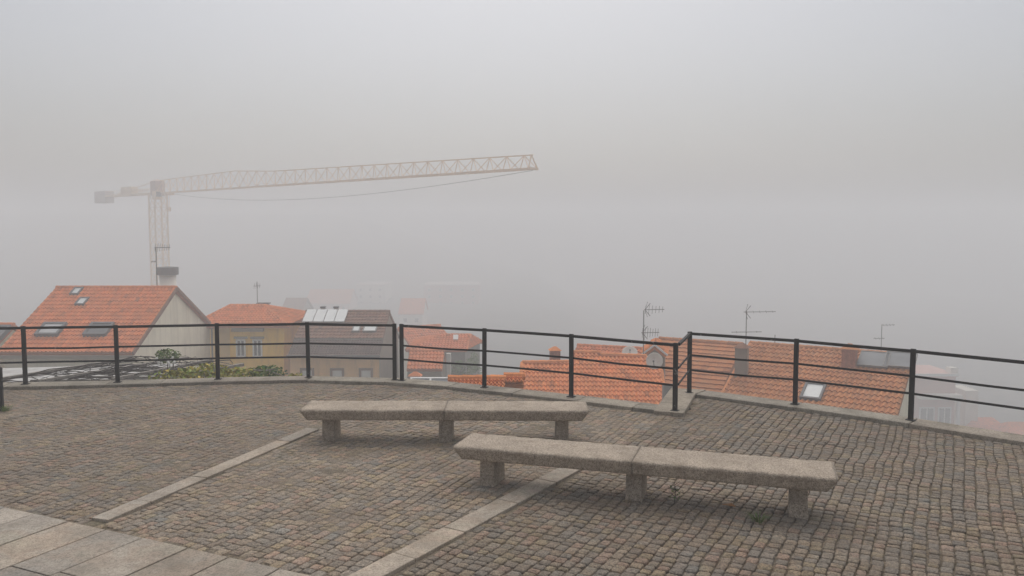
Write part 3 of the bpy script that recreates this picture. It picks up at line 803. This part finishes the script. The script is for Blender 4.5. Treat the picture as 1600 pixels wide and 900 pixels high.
# --- big brown-orange roof on the right
zr = at(1172, 537, 29.0 * S).z
rl, rr = G(1172, 537, zr), G(1428, 557, zr)
HG = thing('house', 'house with weathered orange brown roof carrying a skylight and two grey solar panels', 'house', base_of(15, 40))
pG, u, d = gable(HG, rl, rr, 9.0, R(25), 'tile_brown', .27, .43, tiles_back=False)
pane_on(HG, pG, 1257, 602, 1285, 628, name='skylight', fm='frame_grey', gm='sky_sheen_panel', bar=.11, size=(1.02, 1.38), rise=.08)
for q in ((1347, 556, 1385, 577), (1388, 557, 1426, 578)):
    c = pG.hit((q[0] + q[2]) / 2, (q[1] + q[3]) / 2); mb = MB(); mb.obox(c + pG.n * .2, pG.u, pG.v, pG.n, 1.38, 1.28, .08); o = mb.build('solar_panel', 'panel', HG)
    mb = MB()
    for s in (-1, 1):
        mb.obox(c + pG.n * .21 + pG.v * s * .66, pG.u, pG.v, pG.n, 1.44, .05, .11); mb.obox(c + pG.n * .21 + pG.u * s * .71, pG.u, pG.v, pG.n, .05, 1.26, .11)
    mb.build('frame', 'galv', o)
c = pG.hit(1327, 572); chimney(HG, c, .67, .67, .93, 'brick_red', R(-32), True, 'tile_brown')
mb = MB()
sl = 9.0 / math.cos(R(25)); mb.cur = (1.3, 1.25, 1.25)
mb.tube([pG.o + pG.u * .02 + pG.n * .05, pG.o + pG.u * .02 + pG.v * sl + pG.n * .05], .09, 8); mb.build('verge', 'tile_brown', HG)

mb = MB(); e0 = lambda p, k, dz: p + d * k + Vector((0, 0, -k * math.tan(R(25)) + dz))
q0, q1 = rl + u * .15, rr - u * .15
A = [e0(q, k, dz) for q in (q0, q1) for k, dz in ((-.1, -.25), (8.5, -.25))]; A[0].z = q0.z - .25; A[2].z = q1.z - .25
mb.hexa([Vector((p.x, p.y, -26)) for p in (A[0], A[1], A[3], A[2])] + [A[0], A[1], A[3], A[2]]); mb.build('wall', 'beige', HG)

# --- hazy houses on the right
YH = 150.0
HH = thing('house', 'fog faded pink house with flat white roof edge, balcony and white framed windows, at right', 'house', base_of(P3(1460, 620, YH).x, YH + 3))
x0, x1 = P3(1428, 600, YH).x, P3(1493, 600, YH).x; zt = P3(1460, 588, YH).z
mb = MB(); mb.box(((x0 + x1) / 2, YH + 5, (zt - 55) / 2), x1 - x0, 10, zt + 55); mb.build('wall', 'pink', HH)
mb = MB(); mb.box(((x0 + x1) / 2, YH + 5, zt + .2), x1 - x0 + .6, 10.6, .5); mb.build('parapet', 'pink', HH); mb = MB(); mb.box(((x0 + x1) / 2, YH - .33, zt + .3), x1 - x0 + .7, .12, .5); mb.build('coping', 'white', HH)
p = P3(1491, 588, YH + .5); mb = MB(); mb.box((p.x, p.y + .9, zt + .8), 1.4, 1.8, 1.4); mb.build('chimney', 'cream', HH)
p0, p1 = P3(1432, 618, YH), P3(1496, 618, YH); mb = MB(); mb.box(((p0.x + p1.x) / 2, YH - .9, p0.z), p1.x - p0.x, 1.8, .8); mb.build('balcony', 'cream', HH)
mb = MB(); mb.box((p1.x - .2, YH - .8, p1.z - 3.2), .5, .5, 7); mb.build('column', 'white', HH)
wp = Pl((x0, YH, zt), (1, 0, 0), (0, 0, 1))
for q in ((1436, 636, 1460, 664), (1465, 636, 1486, 664)): pane_on(HH, wp, *q, bar=.25, mull=1, proud=0.0)
mb = MB(); p = P3(1506, 600, YH + 6); zs = P3(1506, 606, YH + 6).z; mb.box((p.x, p.y, (zs - 55) / 2), 2.4, 6, zs + 55); mb.build('side_wing', 'cream', HH)
YI = 150.0
for (la, xa, xb, yy, YY) in (('fog faded orange hip roof at lower right, left one of the pair', 1520, 1580, 648, YI), ('fog faded orange hip roof at lower right, cut by the frame', 1580, 1690, 656, YI - 5)):
    a, b = P3(xa, yy + 26, YY), P3(xb, yy + 26, YY)
    t = thing('house', la, 'house', base_of(a.x, YY + 2)); mb = MB()
    Cn = [a, b, b + Vector((.6, 8, 0)), a + Vector((.6, 8, 0))]; m1 = (Cn[0] + Cn[3]) / 2 + Vector((1.6, 0, 1.65)); m2 = (Cn[1] + Cn[2]) / 2 + Vector((-1.6, 0, 1.65))
    hip(mb, Cn, m1, m2, .35, .5, (1, 1, 1.05)); mb.build('roof', 'tile_orange', t)
    cc = sum(Cn, Vector()) / 4; mb = MB(); prism(mb, [cc + (p - cc) * .94 for p in Cn], -55, a.z - .1); mb.build('wall', 'cream', t)

# --- things lost in the fog, centre left
def far_block(px0, px1, pyt, Y, dep, wm, label, rows, cols, roofm=None, name='apartment_building', cat='building', pyb=None, group=None):
    a, b = P3(px0, pyt, Y), P3(px1, pyt, Y); zb = terrain_z((a.x + b.x) / 2, Y) - 2
    t = thing(name, label, cat, base_of((a.x + b.x) / 2, Y + dep / 2), group)
    mb = MB(); mb.box(((a.x + b.x) / 2, Y + dep / 2, (a.z + zb) / 2), b.x - a.x, dep, a.z - zb); mb.build('wall', wm, t)
    w = (b.x - a.x) / cols
    for r_ in range(rows):
        for k in range(cols):
            c = Vector((a.x + w * (k + .5), Y - .02, a.z - 2.2 - 3.3 * r_))
            mb = MB(); mb.box(c, min(1.4, w * .55), .1, 1.5); o = mb.build('window', 'white', t)
            mb = MB(); mb.box(c - Vector((0, .04, 0)), min(1.2, w * .45), .06, 1.3); mb.build('pane', 'glass', o)
    mb = MB()
    if roofm:
        l, r0 = Vector((a.x - .4, Y + dep / 2, a.z + dep * .28)), Vector((b.x + .4, Y + dep / 2, a.z + dep * .28))
        for s in (1, -1):
            e = Vector((a.x - .4, Y + dep / 2 - s * (dep / 2 + .4), a.z - .1)); v = (l - e)
            if s > 0: tiled(mb, e, Vector((1, 0, 0)), v.normalized(), [(0, 0), ((r0 - l).length, 0), ((r0 - l).length, v.length), (0, v.length)], .35, .5)
            else: tiled(mb, e + (r0 - l), Vector((-1, 0, 0)), v.normalized(), [(0, 0), ((r0 - l).length, 0), ((r0 - l).length, v.length), (0, v.length)], .35, .5)
        mb.build('roof', roofm, t)
        mb = MB(); mb.add([(x, Y + dep * k, a.z - .3 + (dep * .27 if k == .5 else 0)) for x in (a.x + .02, b.x - .02) for k in (0.01, .5, .99)], [(0, 1, 2), (5, 4, 3)]); mb.build('gable', wm, t)
    else:
        mb.box(((a.x + b.x) / 2, Y + dep / 2, a.z + .2), b.x - a.x + .5, dep + .5, .4); mb.build('roof', 'hazed_concrete', t)
    return t
far_block(556, 601, 446, 400, 24, 'cream', 'pale flat roofed block almost lost in the fog behind the peach house', 3, 3)
far_block(662, 748, 446, 400, 24, 'red_wall', 'broad reddish block almost lost in the fog above the old grey house', 3, 5)
far_block(624, 660, 490, 270, 16, 'cream', 'small pinkish house with faded gable roof in fog right of the peach house', 2, 2, 'tile_orange', 'house', 'house')
far_block(440, 470, 488, 215, 12, 'taupe', 'narrow dark house in fog between the ochre and peach houses', 2, 2, 'tile_dark', 'house', 'house')
far_block(478, 545, 474, 360, 20, 'pink', 'long low house with orange roof in fog behind the pale panels', 2, 4, 'tile_orange', 'house', 'house')

# ------------------------------------------------------------------ tower crane
YM = 165.0
mc = P3(246.5, 302, YM); zj = mc.z
dt = ray(833, 263.5); Yt = (zj - CH) / dt.z * dt.y; tip = at(833, 263.5, Yt); tip.z = zj
JD = (tip - mc); JD.z = 0; JL = JD.length; JD.normalize(); JS = Vector((-JD.y, JD.x, 0))
gz = terrain_z(mc.x, mc.y)
CR = thing('tower_crane', 'tall pale orange tower crane with long lattice jib fading into the fog', 'crane', Vector((mc.x, mc.y, gz)))
hw = 12.3 * YM / F
mb = MB(); zt = zj - .2
cor = [JD * sx * hw * .8 + JS * sy * hw * .8 for sx, sy in ((-1, -1), (1, -1), (1, 1), (-1, 1))]
for c in cor: mb.bar(Vector((mc.x, mc.y, gz)) + c, Vector((mc.x, mc.y, zt)) + c, .25)
z = zt; st = 2.6
while z > gz + 1:
    for i in range(4):
        p, q = cor[i], cor[(i + 1) % 4]; B = Vector((mc.x, mc.y, 0))
        mb.bar(B + p + Vector((0, 0, z)), B + q + Vector((0, 0, z)), .12)
        mb.bar(B + p + Vector((0, 0, z)), B + q + Vector((0, 0, z - st)), .10); mb.bar(B + q + Vector((0, 0, z)), B + p + Vector((0, 0, z - st)), .10)
    z -= st
mb.build('mast', 'crane_hazed', CR)
topz = lambda s: zj + ((2.5 + s / (.30 * JL) * .55) if s < .30 * JL else (3.05 - (s / JL - .30) / .13 * .65 if s < .43 * JL else 2.4 - (s / JL - .43) / .57 * .75))
mb = MB(); n = 34; jw = .85; s0 = 1.0
P = lambda s, side_: mc + JD * s + JS * side_ * jw + Vector((0, 0, 0))
T = lambda s: Vector(((mc + JD * s).x, (mc + JD * s).y, topz(s)))
for k in range(n):
    a, b = s0 + (JL - s0) * k / n, s0 + (JL - s0) * (k + 1) / n; m = (a + b) / 2
    for sd_ in (-1, 1):
        mb.bar(P(a, sd_), P(b, sd_), .17); mb.bar(P(a, sd_), T(m), .085); mb.bar(T(m), P(b, sd_), .085)
    mb.bar(P(a, -1), P(a, 1), .08); mb.bar(P(a, -1), P(b, 1), .07)
    mb.bar(T(m - (b - a) / 2 if k else a), T(m), .14); mb.bar(T(m), T(b), .14)
mb.bar(P(JL, -1), T(JL - .3), .12); mb.bar(P(JL, 1), T(JL - .3), .12); mb.bar(P(JL, -1), P(JL, 1), .3)
mb.build('jib', 'crane', CR)
cl = 27.5
mb = MB()
for sd_ in (-1, 1):
    mb.bar(P(-1, sd_), P(-cl, sd_), .28, .35); mb.bar(P(-1, sd_) + Vector((0, 0, 1.0)), P(-cl, sd_) + Vector((0, 0, 1.0)), .06)
    for k in range(9): mb.bar(P(-1 - k * 2.9, sd_), P(-1 - k * 1.12, sd_) + Vector((0, 0, 1.0)), .06)
for k in range(10): mb.bar(P(-1 - k * 2.6, -1), P(-1 - k * 2.6, 1), .12)
mb.bar(mc + Vector((0, 0, 2.6)), mc - JD * 19 + Vector((0, 0, .3)), .12)
mb.box(mc - JD * 13.0 + Vector((0, 0, .9)), 5, 1.5, 1.6, math.atan2(JD.y, JD.x)); mb.build('counter_jib', 'crane_hazed', CR)
mb = MB(); mb.box(mc - JD * (cl - 1.5) + Vector((0, 0, -.1)), 5.6, 2.0, 2.6, math.atan2(JD.y, JD.x)); mb.build('counterweight', 'hazed_concrete', CR)
mb = MB(); ya = math.atan2(JD.y, JD.x)
mb.box(mc + Vector((0, 0, 1.15)), 2.2, 2.0, 2.5, ya); mb.lathe(mc + Vector((0, 0, -.5)), [(1.3, 0), (1.3, .5), (1.0, .6)], 16)
mb.add([mc + JD * 1.1 + JS + Vector((0, 0, 2.4)), mc + JD * 1.1 - JS + Vector((0, 0, 2.4)), mc - JD * 1.1 - JS + Vector((0, 0, 2.4)), mc - JD * 1.1 + JS + Vector((0, 0, 2.4)), mc + Vector((0, 0, 2.9))], [(0, 1, 4), (1, 2, 4), (2, 3, 4), (3, 0, 4)])
mb.build('turret', 'crane_red', CR)
mb = MB(); mb.box(mc + JD * 2.3 - JS * 1.2 + Vector((0, 0, -.5)), 1.5, 1.3, 1.7, ya); o = mb.build('cab', 'crane', CR)
mb = MB(); mb.box(mc + JD * 3.06 - JS * 1.2 + Vector((0, 0, -.3)), .05, 1.1, 1.0, ya); mb.build('pane', 'glass', o)
mb = MB(); tr = mc + JD * 4.6; mb.box(tr + Vector((0, 0, -.3)), 1.6, 1.6, .4, ya)
for s in (-.4, .4): mb.tube([tr + JD * s + Vector((0, 0, -.4)), tr + JD * s * .6 + Vector((0, 0, -3.0))], .05, 5)
mb.box(tr + Vector((0, 0, -3.3)), .7, .5, .8, ya); mb.build('trolley', 'crane', CR)
mb = MB(); pts = []
A0 = mc + JD * 6.5 + Vector((0, 0, -.3)); 
for k in range(25):
    t = k / 24; pts.append(A0 + (tip + Vector((0, 0, -.2)) - A0) * t + Vector((0, 0, -4 * 2.2 * t * (1 - t) * (1 - .25 * (t - .5)))))
mb.tube(pts, .035, 5); mb.build('cable', 'cable', CR)

# round capped stack behind the big roof
q = P3(262, 429, 80)
t = thing('round_chimney', 'pale round chimney with a wide dark cap behind the big orange roof', 'chimney', Vector((q.x, q.y, terrain_z(q.x, q.y))))
mb = MB(); mb.smooth = True; mb.lathe((q.x, q.y, q.z - 22), [(.78, 0), (.78, 22.0)], 20); mb.build('shaft', 'cream', t)
mb = MB(); mb.lathe((q.x, q.y, q.z), [(.78, -.05), (1.02, 0), (1.02, .73), (.1, .8)], 20); mb.build('cap', 'tar', t)

# ------------------------------------------------------------------ aerials
def antenna(px, ytop, ybot, Y, label, arms, r=.018):
    a, b = P3(px, ybot, Y), P3(px, ytop, Y); a.x = b.x
    t = thing('tv_antenna', label, 'antenna', a, 'television antennas on the roofs')
    r *= 1.5; mb = MB(); mb.tube([a - Vector((0, 0, .5)), b], r, 6); mb.build('mast', 'galv', t)
    for (x0, x1, yy, n, el, vert, vee) in arms:
        p, q = P3(x0, yy, Y), P3(x1, yy, Y); q.z += .02
        dirr = (q - p).normalized(); side_ = Vector((-dirr.y, dirr.x, 0)) * .8 + Vector((0, 0, .6)) if not vert else Vector((.1, .15, 1)).normalized()
        mb = MB(); mb.tube([p, q], r * .7, 5)
        for k in range(n):
            c = p + (q - p) * ((k + .5) / n); L = 1.5 * el * (1 - .35 * k / n) * rnd(.9, 1.1); mb.tube([c - side_ * L / 2, c + side_ * L / 2], r * .4, 4)
        if vee:
            for s in (-1, 1): mb.tube([p + (q - p) * .06, p + (q - p) * .06 + dirr * .28 + Vector((0, 0, s * .35))], r * .6, 4); mb.tube([p + (q - p) * .06, p + (q - p) * .06 + dirr * .16 + Vector((.0, .16, s * .42))], r * .5, 4)
        mb.build('yagi', 'galv', t)
    return t
antenna(243.5, 386, 452, 58, 'antenna mast rising above the big orange roof in front of the crane mast', [(241, 266, 387, 7, .4, True, False), (236, 243.5, 409, 2, .2, False, False)], .024)
antenna(401.5, 440, 478, 68, 'thin antenna on the ochre house roof beside its chimney', [(396, 407, 447, 4, .35, True, False)], .02)
antenna(1006, 485, 558, 44, 'antenna with two stacked combs at the right end of the bright orange roof', [(1006, 1038, 484, 6, .32, True, True), (1002, 1030, 520, 7, .38, True, True)], .018)
antenna(1166.5, 486, 545, 43.8, 'tall antenna with long side arm above the brown roof chimney', [(1162, 1212, 487.5, 5, .16, False, True), (1143, 1190, 519, 3, .12, False, False)], .016)
antenna(1211, 523, 540, 46, 'short bare antenna pole on the brown roof ridge', [], .014)
antenna(1378, 507, 552, 64, 'faint antenna in fog behind the right end of the brown ridge', [(1378, 1398, 508, 4, .2, False, False), (1365, 1382, 529, 3, .2, False, False)], .02)

# ------------------------------------------------------------------ pergola with bare vines
zp = -1.15
q0 = G(100, 590, zp)
PG = thing('pergola', 'weathered pergola of long bars under bare vines below the left railing', 'pergola', Vector((q0.x, q0.y, terrain_z(q0.x, q0.y))))
lines = [((-60, 608), (206, 565)), ((60, 602), (294, 564)), ((175, 599), (330, 568)), ((250, 598), (380, 575))]
W = []
for (a, b) in lines:
    A, B = G(*a, zp), G(*b, zp); mb = MB(); mb.bar(A + Vector((0, 0, .1)), B + Vector((0, 0, .1)), .09, .08); mb.build('beam', 'timber', PG); W.append((A, B))
for k in range(7):
    t = .08 + k * .14; A = W[0][0].lerp(W[0][1], t) + Vector((0, 0, -.08)); B = W[3][0].lerp(W[3][1], t) + Vector((0, 0, -.08))
    mb = MB(); mb.bar(A, B, .05, .06); mb.build('crossbar', 'timber', PG)
for (i, t) in ((0, .15), (0, .85), (3, .15), (3, .85), (1, .5)):
    A = W[i][0].lerp(W[i][1], t); mb = MB(); mb.bar(A + Vector((0, 0, -.05)), (A.x, A.y, terrain_z(A.x, A.y) - .2), .1); mb.build('post', 'timber', PG)
VN = thing('vine', 'tangle of dark bare vine canes lying over the pergola bars', 'vine', Vector((q0.x + 1, q0.y, zp - 4)))
mb = MB()
for _ in range(80):
    i = random.randrange(3); t = rnd(0, 1); A = W[i][0].lerp(W[i][1], t); B = W[i + 1][0].lerp(W[i + 1][1], min(1, max(0, t + rnd(-.25, .25))))
    m = (A + B) / 2 + Vector((rnd(-.4, .4), rnd(-.4, .4), rnd(-.05, .22))); A = A + Vector((rnd(-.2, .2), rnd(-.3, .3), .05)); B = B + Vector((rnd(-.2, .2), rnd(-.3, .3), rnd(0, .15)))
    mb.tube([A, A.lerp(m, .5) + Vector((rnd(-.15, .15), rnd(-.15, .15), rnd(0, .12))), m, m.lerp(B, .5) + Vector((rnd(-.15, .15), 0, rnd(-.03, .08))), B], rnd(.008, .019), 5, .006)
mb.build('canes', 'cane', VN)
mb = MB(); A = W[1][0].lerp(W[2][0], .5); mb.tube([(A.x, A.y, zp - 4), (A.x + .1, A.y, zp - 2), (A.x, A.y + .1, zp)], .07, 7, .04); mb.build('trunk', 'cane', VN)
# white plastic sheet on the low roof below
p = G(30, 594, zp - .9)
t = thing('canopy', 'white sheeted canopy below the pergola at the left edge', 'canopy', p - Vector((0, 0, 3)))
mb = MB(); mb.box(p + Vector((.2, 1.6, -.1)), 7.6, 3.0, .07, R(10)); mb.build('sheet', 'sheet', t)
mb = MB()
for dx, dy in ((-3.0, .1), (3.6, 1.1), (-3.2, 2.0), (3.2, 3.2)): mb.bar(p + Vector((dx, dy, -.16)), p + Vector((dx, dy, -5)), .06)
mb.build('posts', 'galv', t)

q = P3(262, 556, 19.5)
BT = bush('shrub', 'dark green shrub with white blossom standing above the pergola', 'shrub', q, (.30, .26, .17), 300, .05, 'leaf', ground=-5.5)
mb = MB()
for _ in range(46):
    c = q + Vector((rnd(-.2, .26), rnd(-.3, -.05), rnd(-.15, .13)))
    if mn.noise(c * 4) < 0: continue
    mb.lathe(c, [(.004, -.01), (.035, .0), (.03, .02), (.005, .03)], 6, (rnd(-.4, .4), -1, rnd(0, 1)))
mb.build('blossom', 'petal', BT)
GV = 'vine bushes just beyond the left kerb'
for (px, py, Y, rx, rz, n, la, mm) in ((268, 592, 17.2, .55, .20, 420, 'yellowing vine bush beside the pergola, lowest and leftmost of the row', 'leaf_yellow'),
        (322, 586, 17.6, .62, .24, 560, 'yellow green vine bush behind the railing, under the corner of the beige wall', 'leaf_yellow'),
        (378, 588, 17.7, .55, .20, 480, 'yellow green vine bush in front of the ochre wall, below its windows', 'leaf_yellow'),
        (418, 586, 17.9, .42, .23, 420, 'fresh green vine bush in front of the right end of the ochre wall', 'leaf'),
        (455, 594, 17.6, .30, .12, 220, 'small yellow green vine bush at the right end, beside the shuttered window', 'leaf_yellow')):
    bush('vine_bush', la, 'bush', P3(px, py, Y), (rx, .55, rz), n, .058, mm, group=GV, ground=-5.5)
mb = MB()
for (a, b) in (((300, 585), (352, 574)), ((352, 592), (430, 577)), ((395, 578), (450, 590))):
    A, B = P3(*a, 17.6), P3(*b, 17.8); mb.tube([A, A.lerp(B, .5) + Vector((0, 0, .05)), B], .025, 5, .015)
o = mb.build('fallen_canes', 'timber', None, loc=P3(352, 592, 17.6)); tag(o, 'grey cut canes lying across the vine bushes behind the kerb', 'canes')

# ------------------------------------------------------------------ small things on the cobbles
def tuft(p, label, h, n, spread, name='grass_tuft', m='leaf', group='weeds between the cobbles'):
    t = MB()
    for _ in range(n):
        a = rnd(0, 6.28); d_ = Vector((math.cos(a), math.sin(a), 0)); s = Vector((-d_.y, d_.x, 0)) * .004; b = p + d_ * rnd(0, spread * .5); H = h * rnd(.5, 1.1); l = spread * rnd(.3, 1)
        g = rnd(.6, 1.5); t.cur = (g, g, g * .8)
        t.add([b - s, b + s, b + d_ * l * .5 + s * .8 + Vector((0, 0, H * .7)), b + d_ * l * .5 - s * .8 + Vector((0, 0, H * .7)), b + d_ * l + Vector((0, 0, H))], [(0, 1, 2, 3), (3, 2, 4)])
    o = t.build(name, m, None, loc=p); return tag(o, label, 'weed', group)
tuft(G(1185, 815), 'small grass tuft on the cobbles just left of the near bench right leg', .09, 60, .13)
tuft(G(8, 642), 'grass tuft at the foot of the short black post', .1, 60, .14)
p = G(1054, 784)
t = thing('weed_plant', 'spindly dark weed under the near bench right of its middle leg', 'weed', p, 'weeds between the cobbles')
mb = MB(); mb.tube([p - Vector((0, 0, .02)), p + Vector((.01, 0, .1)), p + Vector((-.005, 0, .21))], .004, 5, .002)
for k in range(7):
    a = rnd(0, 6.28); z = .03 + .025 * k; mb.tube([p + Vector((0, 0, z)), p + Vector((math.cos(a) * .06, math.sin(a) * .05, z + .05))], .003, 4, .001)
mb.build('stem', 'cane', t)
mb = MB()
for k in range(60): leaf_cloud(mb, p + Vector((rnd(-.05, .05), rnd(-.04, .04), rnd(.03, .2))), .02, .02, .02, 1, .016)
mb.build('foliage', 'leaf', t)
p = G(1139, 791)
mb = MB(); mb.add([p + Vector(v) for v in ((-.06, .03, .012), (-.02, -.012, .02), (.06, -.03, .012), (.03, .015, .03), (-.06, .03, .006), (-.02, -.012, .012), (.06, -.03, .006), (.03, .015, .02))], [(0, 1, 3), (1, 2, 3), (4, 7, 5), (5, 7, 6), (0, 4, 5, 1), (1, 5, 6, 2), (2, 6, 7, 3), (3, 7, 4, 0)])
tag(mb.build('fallen_leaf', 'dry_leaf', None, loc=p), 'dry orange leaf on the cobbles under the near bench', 'leaf')

# ------------------------------------------------------------------ haze
mb = MB(); zlo = min(terrain_z(x, y) for x in xs for y in ys) - 1
mb.box((0, 0, (zlo + 20) / 2), 1300, 1300, 20 - zlo)
hz = bpy.data.materials.new('fog'); hz.use_nodes = True; nt = hz.node_tree
for n_ in list(nt.nodes):
    if n_.type != 'OUTPUT_MATERIAL': nt.nodes.remove(n_)
vol = nt.nodes.new('ShaderNodeVolumePrincipled')
vol.inputs['Color'].default_value = (.910, .914, .926, 1); vol.inputs['Density'].default_value = .0060; vol.inputs['Anisotropy'].default_value = .1
nt.links.new(vol.outputs[0], nt.nodes['Material Output'].inputs['Volume'])
M['fog'] = hz
tag(mb.build('haze', 'fog'), kind='stuff')

# ------------------------------------------------------------------ light, camera, render
EL, AZ = R(56.5), R(0)
w = bpy.data.worlds.new('World'); sc.world = w; w.use_nodes = True
nt = w.node_tree; bg = nt.nodes['Background']
sky = nt.nodes.new('ShaderNodeTexSky'); sky.sky_type = 'NISHITA'; sky.sun_disc = False
sky.sun_elevation = EL; sky.sun_rotation = AZ; sky.air_density = 1.0; sky.dust_density = 5.0; sky.ozone_density = 1.0
hs = nt.nodes.new('ShaderNodeHueSaturation'); hs.inputs['Saturation'].default_value = .52
nt.links.new(sky.outputs[0], hs.inputs['Color']); nt.links.new(hs.outputs[0], bg.inputs['Color'])
bg.inputs['Strength'].default_value = .1
sun = bpy.data.lights.new('sun', 'SUN'); sun.energy = 1.5; sun.angle = R(140); sun.color = (1, .97, .93)
so = bpy.data.objects.new('sun', sun); COL.objects.link(so)
dirv = Vector((math.sin(AZ) * math.cos(EL), math.cos(AZ) * math.cos(EL), math.sin(EL)))
so.rotation_euler = dirv.to_track_quat('Z', 'Y').to_euler(); so.location = (0, 0, 60)

cam = bpy.data.cameras.new('camera'); cam.sensor_width = 36; cam.lens = 36 * F / 1600; cam.clip_end = 2000
co = bpy.data.objects.new('camera', cam); COL.objects.link(co); co.location = (0, 0, CH); co.rotation_euler = (R(90) - TH, 0, 0)
sc.camera = co
sc.view_settings.view_transform = 'Standard'; sc.view_settings.look = 'None'; sc.view_settings.gamma = 1; sc.view_settings.exposure = 0.10
sc.view_settings.use_curve_mapping = False
cy = sc.cycles; cy.use_denoising = True; cy.denoiser = 'OPENIMAGEDENOISE'; cy.max_bounces = 6; cy.diffuse_bounces = 3; cy.glossy_bounces = 3; cy.volume_bounces = 3
cy.transparent_max_bounces = 8; cy.use_adaptive_sampling = True; cy.adaptive_threshold = .02
